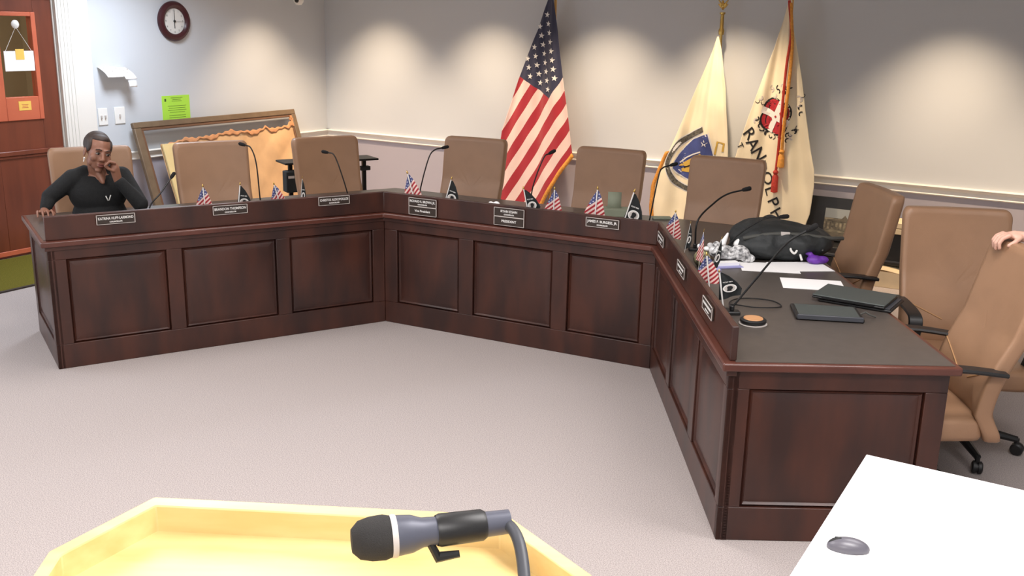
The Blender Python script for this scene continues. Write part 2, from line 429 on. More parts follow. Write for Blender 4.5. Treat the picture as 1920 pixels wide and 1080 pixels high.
hs = thing('hanging_sign', 'white paper sign hung by string inside the door window', 'sign', (.01, -3.71, 1.62), 0, None, ROOM)
MB().bx(-.006, -.003, -.13, .13, -.09, .07).build('sign_sheet', 'paper', hs)
MB().bx(-.003, -.001, -.03, .045, .0, .085).build('sticky_note', 'yellow', hs)
MB().tube([(-.004, -.12, .06), (-.004, -.005, .26), (-.004, .12, .06)], .0022, 6).build('string', 'white', hs)
MB().lathe([(.0, 0), (.035, .001), (.03, .008), (.012, .016), (0, .018)], 20, Matrix.Translation((-.014, 0, .28)) @ Matrix.Rotation(R(90), 4, 'Y')).build('suction_cup', 'white', hs)
st = thing('door_sticker', 'yellow sticker on the orange door panel below the glass', 'sticker', (.001, -3.70, 1.245), 0, None, ROOM)
mb = MB().bx(0, .001, -.055, .055, -.035, .04); mb.build('backing', 'yellow', st)
mb = MB()
for z, a in ((.012, .03), (.0, .024), (-.012, .028)): mb.bx(.001, .0015, -a, a, z-.0025, z+.0025)
mb.build('printed_lines', 'door_lite', st)

dm = thing('door_mat', 'olive green mat on the floor in front of the door', 'mat', (.0, -4.4, 0), 0, None, ROOM)
MB().bx(.02, .93, -1.2, 1.1, 0, .008).build('pile', 'olive', dm)
MB().bx(.93, .96, -1.23, 1.13, 0, .010).bx(.02, .93, 1.1, 1.13, 0, .01).bx(.02, .93, -1.23, -1.2, 0, .01).build('edging', 'mat_edge', dm)

# things on the left wall
ck = thing('wall_clock', 'round burgundy framed wall clock reading six on the pale wall', 'clock', (0, -2.115, 1.945), 0, None, ROOM)
TY = Matrix.Rotation(R(90), 4, 'Y') @ Matrix.Rotation(R(90), 4, 'Z')
MB().lathe([(.118, .0), (.182, .0), (.184, .02), (.172, .04), (.150, .048), (.13, .04), (.118, .024)], 64, TY, caps=False).build('rim', 'clock_rim', ck)
MB().lathe([(0, 0), (.122, 0), (.122, .018), (0, .018)], 48, TY).build('dial', 'clock_face', ck)
mb = MB()
CK = lambda a, b: (.020, a, b)                   # dial plane: +y of room frame reads to the viewer's right
for k in range(12):
    a = 2*PI*k/12; vs, fs = text_geo(str(k if k else 12), .024)
    decal(mb, [(v[0]+.098*math.sin(a), v[1]+.098*math.cos(a)) for v in vs], fs, CK)
mb.build('numerals', 'plastic_soft', ck)
MB().bx(.021, .023, -.003, .003, -.065, .015).build('hour_hand', 'plastic', ck)
MB().bx(.024, .026, -.0022, .0022, -.015, .095).build('minute_hand', 'plastic', ck)
MB().bx(.027, .028, -.02, .1, -.001, .001).build('second_hand', 'plastic_soft', ck)
MB().lathe([(.01, .018), (.01, .03), (0, .031)], 12, TY).build('hub', 'plastic', ck)

def curl_note(l0, l1, z, drop, out, label, lip):
    t = thing('paper_notice', label, 'notice', (0, -(l0+l1)/2, z), 0, 'notices curling off the wall by the casing', ROOM)
    h = (l1-l0)/2
    def P(a, b): return (.004+out*(1-(1-b)**2) + .0*a, -h+2*h*a+.03*b, -drop*b)
    MB().grid(P, 4, 12).build('sheet', 'paper', t, solid=.006)
    if lip: MB().grid(lambda a, b: (.004+out+.012*math.sin(b*2), -h*.6+2*h*.7*a+.03, -drop-.012-.055*b), 3, 5).build('lower_flap', 'paper', t, solid=.005)
    mb = MB()
    for j, aa in ((.15, .2), (.3, .35), (.45, .5), (.2, .8), (.2, .9)):
        p = P(aa, j); mb.box((p[0]+.006, p[1], p[2]+.004), (.004, .008, .01))
    mb.build('print_marks', 'silver', t)
curl_note(2.81, 2.985, 1.545, .09, .10, 'wider white notice curling off the wall, beside the door casing', False)
curl_note(2.70, 2.815, 1.535, .10, .12, 'narrow white notice curling off the wall, with a lower flap', True)
for l0, l1, ns, lab in ((2.92, 3.015, 2, 'white double switch plate next to the door casing'), (2.735, 2.845, 1, 'white single switch plate, farther from the door casing')):
    t = thing('switch_plate', lab, 'light switch', (0, -(l0+l1)/2, 1.11), 0, 'switch plates on the left wall', ROOM)
    MB().bx(0, .008, -(l1-l0)/2, (l1-l0)/2, -.075, .075).build('cover', 'white', t, bevel=.003)
    for k in range(ns):
        y = (k-.5)*.04 if ns == 2 else -.005
        MB().bx(.008, .022, y-.006, y+.006, -.016, .012).build('toggle', 'silver', t, bevel=.002)
gp = thing('green_notice', 'bright green printed notice on the wall under the clock', 'notice', (0, -2.145, 1.13), 0, None, ROOM)
MB().bx(0, .002, -.165, .165, -.128, .128).build('sheet', 'green', gp)
mb = MB().bx(.002, .003, -.135, -.115, .075, .1)
for z, a in ((.105, .07), (.09, .05), (.075, .06), (.03, .11), (.01, .1), (-.01, .11), (-.03, .09), (-.06, .1), (-.08, .1)): mb.bx(.002, .003, -a+.01, a+.01, z-.0015, z+.0015)
mb.build('print', 'ink', gp)

# camera hanging near the corner
pc = thing('dome_camera', 'white ball security camera hanging near the room corner', 'camera', (.20, -.62, CEIL-.03), 0, None, ROOM)
MB().lathe([(.07, -.03), (.07, 0), (0, 0)], 24).build('mount', 'white', pc)
MB().tube([(0, 0, -.03), (0, 0, -.36)], .022, 16).build('stem', 'white', pc)
MB().lathe([(0, -.50), (.03, -.495), (.052, -.465), (.058, -.43), (.058, -.36), (.04, -.335), (0, -.33)], 28).build('housing', 'white', pc)
g = Vector((.34, -.94, 0)).normalized()
MB().ell((g.x*.045, g.y*.045, -.452), .024).build('lens', 'plastic', pc)

# leaning empty picture frame with torn kraft dust cover
FL0, FL1, FW = .62, 2.72, 2.10
pf = thing('picture_frame', 'large brown wooden frame with torn kraft paper leaning on the wall', 'picture frame', (.03, -(FL0+FL1)/2, 0), 0, None, ROOM)
lean = Matrix.Translation((.36, 0, .004)) @ Matrix.Rotation(R(-17.5), 4, 'Y')
hw, H_ = (FL1-FL0)/2, 1.085
mb = MB()
def frail(y0, y1, z0, z1):
    mb.bx(-.02, .02, y0, y1, z0, z1)
frail(-hw, hw, H_-.055, H_); frail(-hw, hw, 0, .055); frail(-hw, -hw+.075, .055, H_-.055); frail(hw-.06, hw, .055, H_-.055)
mb.build('outer_frame', 'brown_frame', pf, bevel=.006, T=lean)
mb = MB(); i0 = .055
for a in ((-hw+.075, hw-.06, H_-.08, H_-.055), (-hw+.075, hw-.06, .055, .08), (-hw+.075, -hw+.1, .08, H_-.08), (hw-.08, hw-.06, .08, H_-.08)): mb.bx(-.01, .012, *a)
mb.build('inner_slip', 'leather_side', pf, bevel=.003, T=lean)
ragged = [(-.9, .86), (-.78, .855), (-.62, .87), (-.5, .90), (-.4, .885), (-.2, .895), (0, .91), (.1, .935), (.18, .905), (.35, .90), (.5, .905), (.55, .93), (.63, .90), (.8, .905), (.9, .92), (.93, .95), (.99, .96)]
def rag(y):
    for (a, za), (b, zb) in zip(ragged, ragged[1:]):
        if a <= y <= b: return za+(zb-za)*(y-a)/(b-a)+.006*math.sin(y*70)
    return .86
def KP(a, b):
    y = -.80+1.77*a; z0 = .08; z = z0+(rag(y)-z0)*b
    wv = .010*math.sin(6*y+5*z)+.012*noise.noise(Vector((y*4+z*3, z*5-y*2, 0)))+.014*max(0, math.sin((y-.35)*9-(z-.6)*11))*(1 if y > .2 else 0)*b
    return (.004+wv, y, z)
MB().grid(KP, 110, 60).build('kraft_cover', 'kraft', pf, solid=.002, T=lean)
mb = MB(); mb.grid(lambda a, b: (KP(a, 1)[0]+.008+.006*b, KP(a, 1)[1], KP(a, 1)[2]-.035*b*(1+.5*math.sin(a*40))+.004), 110, 3)
tag(mb.build('torn_edge', 'kraft_edge', pf, solid=.002, T=lean), 'ragged torn top edge')
tag(MB().bx(.012, .035, -.80, -.56, .06, .858).build('loose_board', 'board', pf, bevel=.003, T=lean), 'pale wooden strip at the left')
tag(MB().bx(.008, .02, .955, .985, .90, 1.02).bx(.008, .02, .94, 1.0, .97, .99).build('corner_tape', 'kraft_edge', pf, T=lean), 'bit of brown tape at the corner')

# ------------------------------------------------------------------ the dais
G = [Vector((-2.6086, 5.3792)), Vector((-.8619, 6.4700)), Vector((.8350, 5.6087)), Vector((.8374, 3.5722))]
SEG = []
for i in range(3):
    d = (G[i+1]-G[i]); a = math.atan2(d.y, d.x); SEG.append((G[i], a, d.length))
def F(i): return Matrix.Translation((SEG[i][0].x, SEG[i][0].y, 0)) @ Matrix.Rotation(SEG[i][1], 4, 'Z')
def W2(i, t, n): p = F(i) @ Vector((t, n, 0)); return (p.x, p.y)
def line(off, e0=0, e1=0):                       # the front line moved outward by off, mitred
    ns = [Vector((-math.sin(s[1]), math.cos(s[1]))) for s in SEG]
    ts = [Vector((math.cos(s[1]), math.sin(s[1]))) for s in SEG]
    p = [G[0]+ns[0]*off-ts[0]*e0]
    for k in (1, 2):
        m = ns[k-1]+ns[k]; p.append(G[k]+m*(off*2/m.dot(m)))
    p.append(G[3]+ns[2]*off+ts[2]*e1)
    return p
def band(a, b, e0=0, e1=0): return line(a, e0, e1)+line(b, e0, e1)[::-1]
def strip(mb, a, b, z0, z1, e0=0, e1=0, mi=0):
    la, lb = line(a, e0, e1), line(b, e0, e1)
    vs = [(p.x, p.y, z) for z in (z0, z1) for p in la+lb]
    fs = []
    for k in range(3):
        fs += [(k, k+1, 4+k+1, 4+k), (8+k, 8+4+k, 8+4+k+1, 8+k+1), (k, 8+k, 8+k+1, k+1), (4+k, 4+k+1, 12+k+1, 12+k)]
    fs += [(0, 4, 12, 8), (3, 11, 15, 7)]
    mb.add(vs, fs, None, mi)
DEP = .848; OV = .032
dais = thing('council_dais', 'long dark cherry council dais bent in three sections around the open floor', 'desk')
def dpanel(parent, i, t0, t1, panels, z0=.145, z1=.645, T=None):
    T = T or F(i); mb = MB()
    mb.bx(t0, t1, 0, .022, 0, z0, T).bx(t0, t1, 0, .022, z1, .722, T)
    e = [t0]+[x for p in panels for x in p]+[t1]
    for a, b in zip(e[::2], e[1::2]): mb.bx(a, b, 0, .022, z0, z1, T)
    mb.bx(t0, t1, .022, .04, 0, .722, T)
    fp = mb.build('front_panel', 'wood', parent, bevel=.003)
    for a, b in panels:
        # raised field with sloping shoulders
        def ring(k, y): return [(a+k, y, z0+k), (b-k, y, z0+k), (b-k, y, z1-k), (a+k, y, z1-k)]
        rs = ring(0, .020)+ring(.010, .008)+ring(.018, .018)+ring(.055, .010)
        fs = [[r*4+k, r*4+(k+1) % 4, (r+1)*4+(k+1) % 4, (r+1)*4+k] for r in range(3) for k in range(4)]+[[12, 13, 14, 15]]
        MB().add(rs, fs, T).build('raised_panel', 'wood', fp, ang=15)
    return fp
dpanel(dais, 0, 0, SEG[0][2], [(.095, .645), (.735, 1.315), (1.405, 1.975)])
dpanel(dais, 1, 0, SEG[1][2], [(.10, .575), (.68, 1.24), (1.345, 1.825)])
dpanel(dais, 2, 0, SEG[2][2], [(.06, .60), (.70, 1.30), (1.405, 1.965)])
# end panels
TL = Matrix.Translation((*W2(0, 0, DEP), 0)) @ Matrix.Rotation(SEG[0][1]-PI/2, 4, 'Z')
ep = dpanel(dais, 0, 0, DEP, [(.09, DEP-.09)], T=TL); ep.name = 'end_panel'
TR = Matrix.Translation((*W2(2, SEG[2][2], 0), 0)) @ Matrix.Rotation(SEG[2][1]+PI/2, 4, 'Z')
ep = dpanel(dais, 2, 0, DEP, [(.085, DEP-.085)], T=TR); ep.name = 'end_panel'
mb = MB(); strip(mb, .021, .042, 0, .722); mb.build('leak_blocker', 'wood', dais, smooth=False)  # hidden backing added so no light leaks through the corner seams
mb = MB(); strip(mb, -.012, .03, .700, .724, .012, .012); mb.build('apron_moulding', 'wood', dais, bevel=.003)
mb = MB(); strip(mb, -OV, DEP+OV, .724, .758, OV, OV); wt = mb.build('worktop', 'wood_edge', dais, bevel=.008, bseg=3)
mb = MB(); strip(mb, .02, DEP+OV-.022, .757, .760, OV-.022, OV-.022); tag(mb.build('laminate_surface', 'laminate', wt), 'charcoal laminate top')
mb = MB(); strip(mb, 0, .026, .758, .896); mb.build('privacy_rail', 'wood', dais, bevel=.005, bseg=3)

# ------------------------------------------------------------------ name plates
PT = lambda y, dz: (lambda a, b: (a, y, b+dz))
def plate(i, t, z, lines, label, double=False, marks=None):
    T = thing('name_plate', label, 'nameplate', (t, 0, z), 0, 'name plates on the dais rail', F(i))
    n = 2 if double else 1
    z0 = -.056*n+.028
    MB().bx(-.105, .105, -.010, -.001, z0, .028).build('plate_body', 'plate', T, bevel=.001)
    mb = MB()
    for k in range(n):
        c = -.056*k
        for a in ((-.106, .106, c+.025, c+.028), (-.106, .106, c-.028, c-.0255), (-.106, -.102, c-.028, c+.028), (.102, .106, c-.028, c+.028)): mb.bx(a[0], a[1], -.012, -.009, a[2], a[3])
    mb.build('silver_border', 'silver', T)
    mb = MB()
    for txt, size, dz in lines:
        vs, fs = text_geo(txt, size, .0006)
        wd = max(v[0] for v in vs)-min(v[0] for v in vs); k = min(1, .192/wd)
        decal(mb, [(v[0]*k, v[1]) for v in vs], fs, PT(-.0125, dz))
    if marks:
        rnd = random.Random(marks)
        for zz, x0, x1, h in ((.008, -.08, .08, .011), (-.013, -.035, .04, .006)):
            x = x0
            while x < x1:
                q = rnd.uniform(.004, .010); mb.bx(x, x+q, -.013, -.0115, zz-h/2, zz+h/2*rnd.uniform(.6, 1)); x += q+.0025
    mb.build('lettering', 'star', T)
    return T
sub = ('COUNCILLOR', .011, -.014)
plate(0, .376, .856, [('KATRINA HUFF-LARMOND', .021, .006), sub], 'nameplate in front of the seated person, first from the left end')
plate(0, 1.036, .858, [('BRANDON THOMPSON', .021, .006), sub], 'single nameplate under a black emblem flag, middle of the left section')
plate(0, 1.706, .864, [('CHRISTOS ALEXOPOULOS', .021, .006), sub], 'single nameplate on the left section, nearest the inner corner')
plate(1, .308, .852, [('RICHARD R. BROWN, JR.', .021, .006), sub, ('Vice President', .020, -.056)], 'double nameplate reading Vice President', True)
plate(1, .94, .852, [('RYAN EGAN', .021, .006), sub, ('PRESIDENT', .021, -.056)], 'double nameplate reading President, centre of the dais', True)
plate(1, 1.563, .854, [('JAMES F. BURGESS, JR.', .021, .006), sub], 'single nameplate on the centre section, right end')
plate(2, .20, .838, [], 'foreshortened nameplate on the right section, farthest back', marks=3)
plate(2, .90, .838, [], 'foreshortened nameplate on the right section, middle one', marks=5)
plate(2, 1.594, .842, [], 'foreshortened nameplate on the right section, nearest the front end', marks=8)

# ------------------------------------------------------------------ chairs
def rounded(wd, z0, z1, r, k=5):
    o_ = []
    for cx, cz, a0 in ((wd/2-r, z1-r, 0), (-wd/2+r, z1-r, 90), (-wd/2+r, z0+r, 180), (wd/2-r, z0+r, 270)):
        for j in range(k+1): a = R(a0+90*j/k); o_.append((cx+r*math.cos(a), cz+r*math.sin(a)))
    return o_
def make_chair(label, rec=10, top=1.14):
    t = thing('office_chair', label, 'chair', group='tan leather council chairs')
    # back: two skins with a soft edge, leaning back by rec degrees about its foot; front faces -y
    zb, zt = .38, top; wd = .52
    K = math.tan(R(rec))
    def yb(z): return .22+max(0, z-.5)*K - .045*math.sin(max(0, min(1, (z-.42)/.4))*PI)*.6 + (max(0, .5-z)**1.0)*.35
    o0 = rounded(1, 0, 1, .06); out = []
    for k, p in enumerate(o0):
        q = o0[(k+1) % len(o0)]; m_ = max(1, int(math.hypot(q[0]-p[0], q[1]-p[1])/.03))
        out += [(p[0]+(q[0]-p[0])*j/m_, p[1]+(q[1]-p[1])*j/m_) for j in range(m_)]
    def ring(s_, y): 
        r = []
        for x, u in out:
            u2 = (u-.5)*s_[1]+.5; z = zb+(zt-zb)*u2; xx = x*s_[0]*wd*(1-.06*(1-u2))
            r.append((xx, yb(z)+y-.021*(2*x*s_[0])**2, z))
        return r
    rings = [ring((.968*k, .984*k), -.022) for k in (.04, .2, .4, .6, .8, .93)]+[ring((.968, .984), -.022), ring((.992, .996), -.015), ring((1, 1), 0), ring((1, 1), .03), ring((.985, .99), .044), ring((.93, .96), .05)]+[ring((.93*k, .96*k), .05) for k in (.9, .7, .45, .2, .04)]
    n = len(out); vs = [p for r in rings for p in r]
    fs = [(r*n+k, r*n+(k+1) % n, (r+1)*n+(k+1) % n, (r+1)*n+k) for r in range(len(rings)-1) for k in range(n)]+[list(range(n))[::-1], [(len(rings)-1)*n+k for k in range(n)]]
    mb = MB(); mb.add(vs, fs)
    mb.build('backrest', 'leather', t, ang=60)
    for sx in (-1, 1):                           # diagonal piping to each side of the lumbar
        pts = []
        for k in range(9):
            q = k/8; x = sx*(.238-.19*q); z = .69-.09*q
            pts.append((x, yb(z)-.0235-.021*(x/.26)**2, z))
        MB().tube(pts, .003, 6).build('piping', 'leather_seam', t)
    # seat
    mb = MB()
    pr = [(-.25, -.26), (.25, -.26), (.26, .0), (.235, .22), (-.235, .22), (-.26, .0)]
    def sr(k, z): return [(x*k, (y+.02)*k-.02, z+(.012 if abs(x) > .2 and 0 else 0)) for x, y in pr]
    def smooth_ring(k, z):
        p = [Vector((x*k, (y+.02)*k-.02)) for x, y in pr]; o_ = []
        for i in range(6):
            a, b, c = p[i-1], p[i], p[(i+1) % 6]
            u_ = b+(a-b).normalized()*.05; v_ = b+(c-b).normalized()*.05
            for q in (0, .33, .67, 1): w_ = u_*(1-q)**2+b*2*q*(1-q)+v_*q*q; o_.append((w_.x, w_.y, z))
        return o_
    rr = [smooth_ring(.90, .385), smooth_ring(.98, .392), smooth_ring(1, .41), smooth_ring(1, .462), smooth_ring(.98, .478), smooth_ring(.88, .486), smooth_ring(.5, .488)]
    n = len(rr[0]); vs = [p for r in rr for p in r]
    fs = [(r*n+k, r*n+(k+1) % n, (r+1)*n+(k+1) % n, (r+1)*n+k) for r in range(6) for k in range(n)]+[list(range(n))[::-1], [6*n+k for k in range(n)]]
    MB().add(vs, fs).build('seat', 'leather', t, ang=60)
    for sx in (-1, 1):
        pts = spline([(sx*.24, -.06, .40), (sx*.265, -.08, .42), (sx*.276, -.12, .50), (sx*.277, -.17, .61), (sx*.276, -.18, .685), (sx*.275, -.11, .708), (sx*.272, .08, .708), (sx*.262, .25, .69)], 6)
        mb = MB(); vs = []
        for k, p in enumerate(pts):
            tt = (pts[min(k+1, len(pts)-1)]-pts[max(k-1, 0)]).normalized(); nn = Vector((1, 0, 0)); bb = tt.cross(nn).normalized()
            for a, b in ((-.028, -.008), (.028, -.008), (.033, 0), (.028, .008), (-.028, .008), (-.033, 0)): vs.append(p+nn*a+bb*b)
        L_ = len(pts); fs = [(i*6+k, i*6+(k+1) % 6, (i+1)*6+(k+1) % 6, (i+1)*6+k) for i in range(L_-1) for k in range(6)]+[(0, 1, 2, 3, 4, 5), tuple(L_*6-6+k for k in range(6))]
        mb.add(vs, fs).build('armrest', 'plastic', t, ang=50)
    MB().box((0, 0, .37), (.26, .24, .03)).tube([(0, 0, .36), (0, 0, .30)], .045, 14).build('seat_mechanism', 'plastic', t, bevel=.006)
    MB().tube([(0, 0, .32), (0, 0, .09)], .026, 16).build('gas_column', 'metal_black', t)
    MB().lathe([(0, .07), (.05, .07), (.055, .1), (.035, .135), (0, .135)], 16).build('hub', 'plastic', t)
    for k in range(5):
        a = 2*PI*k/5+R(62); c, s_ = math.cos(a), math.sin(a)
        MB().tube([(c*.03, s_*.03, .115), (c*.18, s_*.18, .10), (c*.31, s_*.31, .078)], [.026, .022, .016], 8).build('base_leg', 'plastic', t)
        Tw = Matrix.Translation((c*.315, s_*.315, .031)) @ Matrix.Rotation(a+R(70), 4, 'Z') @ Matrix.Rotation(R(90), 4, 'Y')
        MB().lathe([(0, -.024), (.022, -.024), (.03, -.018), (.03, -.005), (.022, -.004), (.022, .004), (.03, .005), (.03, .018), (.022, .024), (0, .024)], 18, Tw).tube([(c*.31, s_*.31, .055), (c*.31, s_*.31, .085)], .012, 8).build('caster', 'plastic', t)
    return t
def chair_matrix(i, t, topn, yaw=0, rec=10, top=1.14):
    off = .22+(top-.5)*math.tan(R(rec))
    return F(i) @ Matrix.Translation((t, topn, 0)) @ Matrix.Rotation(yaw, 4, 'Z') @ Matrix.Translation((0, -off, 0))
ch = make_chair('tan leather chair under the seated person in black')
ch.matrix_world = chair_matrix(0, .44, 1.12)
# (chair behind the person sits a little further back)
for (i, t, n, yaw, lab) in (
    (0, 1.235, 1.12, 0, 'tan chair backed by the torn kraft paper frame'),
    (0, 2.085, 1.12, R(2), 'tan chair in front of the black equipment stand'),
    (1, .005, 1.25, R(2), 'tan chair left of the standing stars and stripes flag'),
    (1, 1.114, 1.25, 0, 'tan chair between the stars and stripes flag and the cream seal flag'),
    (1, 1.96, 1.25, 0, 'tan chair covering the lower part of the two cream flags')):
    copy_thing(ch, lab, None, chair_matrix(i, t, n, yaw))
def chair_world(x, y, fx, fy, rec=10, top=1.14, src=None, label=''):
    a = math.atan2(fy, fx)+PI/2                   # local -y points to (fx, fy)
    off = .22+(top-.5)*math.tan(R(rec))
    m = Matrix.Translation((x, y, 0)) @ Matrix.Rotation(a, 4, 'Z') @ Matrix.Translation((0, -off, 0))
    if src: return copy_thing(src, label, None, m)
    c = make_chair(label, rec, top); c.matrix_world = m; return c
chair_world(2.05, 5.46, -1, -.04, src=ch, label='side-turned tan chair beside the framed photograph, right of the backpack')
chair_world(2.22, 4.89, -.12, -.99, src=ch, label='tan chair facing forward behind the closed laptop')
chair_world(2.105, 3.935, -1, .04, rec=15, top=1.14, label='tan chair with a hand on its backrest, nearest the white table')

# ------------------------------------------------------------------ gooseneck microphones
def mic(i, pts, label, r=.0045, head=.0115):
    b = pts[0]; T = thing('gooseneck_microphone', label, 'microphone', b, 0, 'gooseneck microphones on the dais', F(i))
    rel = [Vector(p)-Vector(b) for p in pts]
    MB().box((0, 0, .008), (.05, .07, .016)).tube([(0, 0, .016), (0, 0, .04)], .011, 12).build('base', 'plastic', T, bevel=.004)
    sp = spline([(0, 0, .03)]+rel[1:], 8)
    MB().tube(sp, r, 8).build('gooseneck', 'metal_black', T)
    d = (sp[-1]-sp[-3]).normalized(); e = sp[-1]
    MB().tube([e-d*.005, e+d*.002, e+d*.02, e+d*.042, e+d*.05], [r, head*.8, head, head, head*.6], 14).build('foam_head', 'foam', T)
Z0 = .76
mic(0, [(.625, .3, Z0), (.635, .3, .864), (.71, .34, .93), (.79, .4, 1.008)], 'gooseneck microphone just right of the seated person')
mic(0, [(1.33, .3, Z0), (1.32, .3, .86), (1.315, .33, 1.08), (1.30, .38, 1.175), (1.275, .42, 1.19)], 'tall gooseneck microphone against the kraft paper, left section')
mic(0, [(1.93, .3, Z0), (1.924, .3, .857), (1.885, .34, 1.03), (1.865, .38, 1.105), (1.84, .42, 1.115)], 'gooseneck microphone before the tan chair nearest the left inner corner')
mic(1, [(.08, .3, Z0), (.105, .3, .917), (.145, .33, 1.095), (.165, .37, 1.145), (.20, .41, 1.158)], 'gooseneck microphone left of the vice president seat, bent to the right')
mic(1, [(.93, .3, Z0), (.95, .3, .976), (.995, .35, 1.155), (1.02, .38, 1.185)], 'gooseneck microphone in front of the stars and stripes flag')
mic(1, [(1.735, .3, Z0), (1.748, .3, .844), (1.775, .34, 1.105), (1.785, .38, 1.155), (1.82, .42, 1.17)], 'gooseneck microphone before the cream seal flag')
mic(2, [(.12, .2, Z0), (.10, .21, .93), (-.01, .32, 1.015), (-.05, .40, 1.06), (-.03, .48, 1.088)], 'gooseneck microphone arching over the tan chair before the cream flags', .0052, .013)
mic(2, [(.29, .32, Z0), (.30, .40, .895), (.32, .52, .985), (.36, .60, 1.008)], 'gooseneck microphone rising over the white printed bag', .0042, .012)
mic(2, [(1.40, .14, Z0), (1.40, .24, .93), (1.42, .35, 1.09), (1.43, .43, 1.15)], 'gooseneck microphone beside the round tan disc, nearest the dais end', .005, .013)

# ------------------------------------------------------------------ small stick flags
def drape(hw0, zt, prof, fold, wob=.006):
    """small cloth hanging from an apex at zt; prof = list of (z, xl, xr)"""
    def P(a, b):
        k = b*(len(prof)-1); j = min(int(k), len(prof)-2); q = k-j
        z = prof[j][0]*(1-q)+prof[j+1][0]*q; xl = prof[j][1]*(1-q)+prof[j+1][1]*q; xr = prof[j][2]*(1-q)+prof[j+1][2]*q
        x = xl+(xr-xl)*a; zz = z-.018*b*(a-.5)*fold
        return (x, .008-wob*b*math.sin(a*9+fold), zz)
    return P
def us_uv(v):
    x, z = v[0], v[2]; X = (x-.0)/.105*330+350; Y = (.255-z)/.16*700
    p = .80*X+.60*Y; q = -.60*X+.80*Y
    return ((q+260)/1050, (p-180)/480)
SP = [(.252, -.003, .006), (.22, -.018, .022), (.17, -.038, .036), (.12, -.055, .048), (.075, -.058, .052)]
def make_us(label):
    t = thing('stick_flag', label, 'flag', group='small stars and stripes stick flags on the dais')
    MB().lathe([(0, 0), (.024, 0), (.024, .006), (.008, .012), (.006, .022), (0, .022)], 16).build('stand', 'plastic', t)
    MB().tube([(0, 0, .01), (0, 0, .26)], .0032, 8).build('stick', 'star', t)
    MB().lathe([(0, .258), (.004, .26), (.0055, .265), (.003, .275), (0, .283)], 10).build('gold_tip', 'brass', t)
    MB().grid(drape(0, .25, SP, 1), 24, 24, uv=us_uv).build('cloth', 'flag_small', t)
    return t
def make_pow(label):
    t = thing('stick_flag', label, 'flag', group='small black emblem stick flags on the dais')
    MB().lathe([(0, 0), (.024, 0), (.024, .006), (.008, .012), (.006, .022), (0, .022)], 16).build('stand', 'plastic', t)
    MB().tube([(0, 0, .01), (0, 0, .26)], .0032, 8).build('stick', 'star', t)
    MB().lathe([(0, .258), (.004, .26), (.0055, .265), (.003, .275), (0, .283)], 10).build('gold_tip', 'brass', t)
    P = drape(0, .25, [(.252, -.003, .010), (.22, -.003, .036), (.17, -.005, .064), (.12, -.008, .080), (.075, -.012, .072)], -1)
    cl = MB().grid(P, 24, 24).build('cloth', 'black_cloth', t)
    mb = MB(); fn = lambda a, b: (a, -.0005, b)
    c = (.033, .142)
    ringv = [(c[0]+r*math.cos(2*PI*k/28), c[1]+r*math.sin(2*PI*k/28)) for r in (.027, .021) for k in range(28)]
    mb.add([fn(*v) for v in ringv], [(k, (k+1) % 28, 28+(k+1) % 28, 28+k) for k in range(28)])
    disc = [(c[0]+.021*math.cos(2*PI*k/28), c[1]+.021*math.sin(2*PI*k/28)) for k in range(28)]
    mb.add([(v[0], -.0002, v[1]) for v in disc], [list(range(28))], None, 2)
    head = [(-.012, -.017), (.006, -.017), (.006, -.008), (.011, -.006), (.010, -.001), (.014, .002), (.011, .006), (.011, .011), (.004, .016), (-.006, .015), (-.010, .008), (-.009, -.004)]
    mb.add([fn(c[0]+x, c[1]+z)[:1]+(-.0015,)+(c[1]+z,) for x, z in head], [list(range(len(head)))], None, 1)
    vs, fs = text_geo('POW MIA', .011, .0002); decal(mb, [(v[0]*.8+.028, v[1]) for v in vs], fs, lambda a, b: (a, -.0005, b+.185))
    mb.build('emblem', ['star', 'black_ink', 'silver'], cl)
    return t
us0 = pw0 = None
FL = [(0, 0, .91, .06, 1.015, -3, 'u', 'small stars and stripes flag left of the middle left nameplate'),
      (0, 0, 1.10, .08, 1.012, 7, 'p', 'small black emblem flag above the middle left nameplate'),
      (0, 0, 1.395, .06, 1.005, -14, 'u', 'small stars and stripes flag in front of the kraft paper right edge'),
      (0, 0, 1.50, .07, 1.028, 6, 'q', 'small black flag seen edge on, left of the inner corner chair'),
      (1, 0, .225, .06, 1.055, -15, 'u', 'small stars and stripes flag above the vice president nameplate'),
      (1, 0, .40, .07, 1.04, 16, 'p', 'small black emblem flag at the left edge of the fourth chair'),
      (1, 0, 1.05, .08, 1.022, -13, 'p', 'small black emblem flag just right of the president nameplate'),
      (1, 0, 1.195, .09, 1.03, 1, 'u', 'small stars and stripes flag beside the black flag of the president seat'),
      (1, 0, 1.475, .07, 1.062, 3, 'u', 'small stars and stripes flag by the grey green papers'),
      (1, 0, 1.635, .08, 1.076, 16, 'p', 'small black emblem flag leaning right, at the centre section right end'),
      (2, 1, .09, .075, .99, 2, 'u', 'small stars and stripes flag at the right inner corner'),
      (2, 1, .33, .10, .975, 8, 'q', 'small dark folded flag beside the khaki pouch'),
      (2, 1, .67, .12, 1.0, 4, 'v', 'narrow furled stars and stripes flag in the middle of the right section'),
      (2, 1, .79, .15, .995, 14, 'q', 'narrow furled black flag in the middle of the right section'),
      (2, 1, 1.10, .10, .975, -8, 'w', 'largest small stars and stripes flag, in front of the lilac card'),
      (2, 1, 1.345, .115, .955, -10, 'w2', 'black emblem flag nearest the dais end, tilted over the rail')]
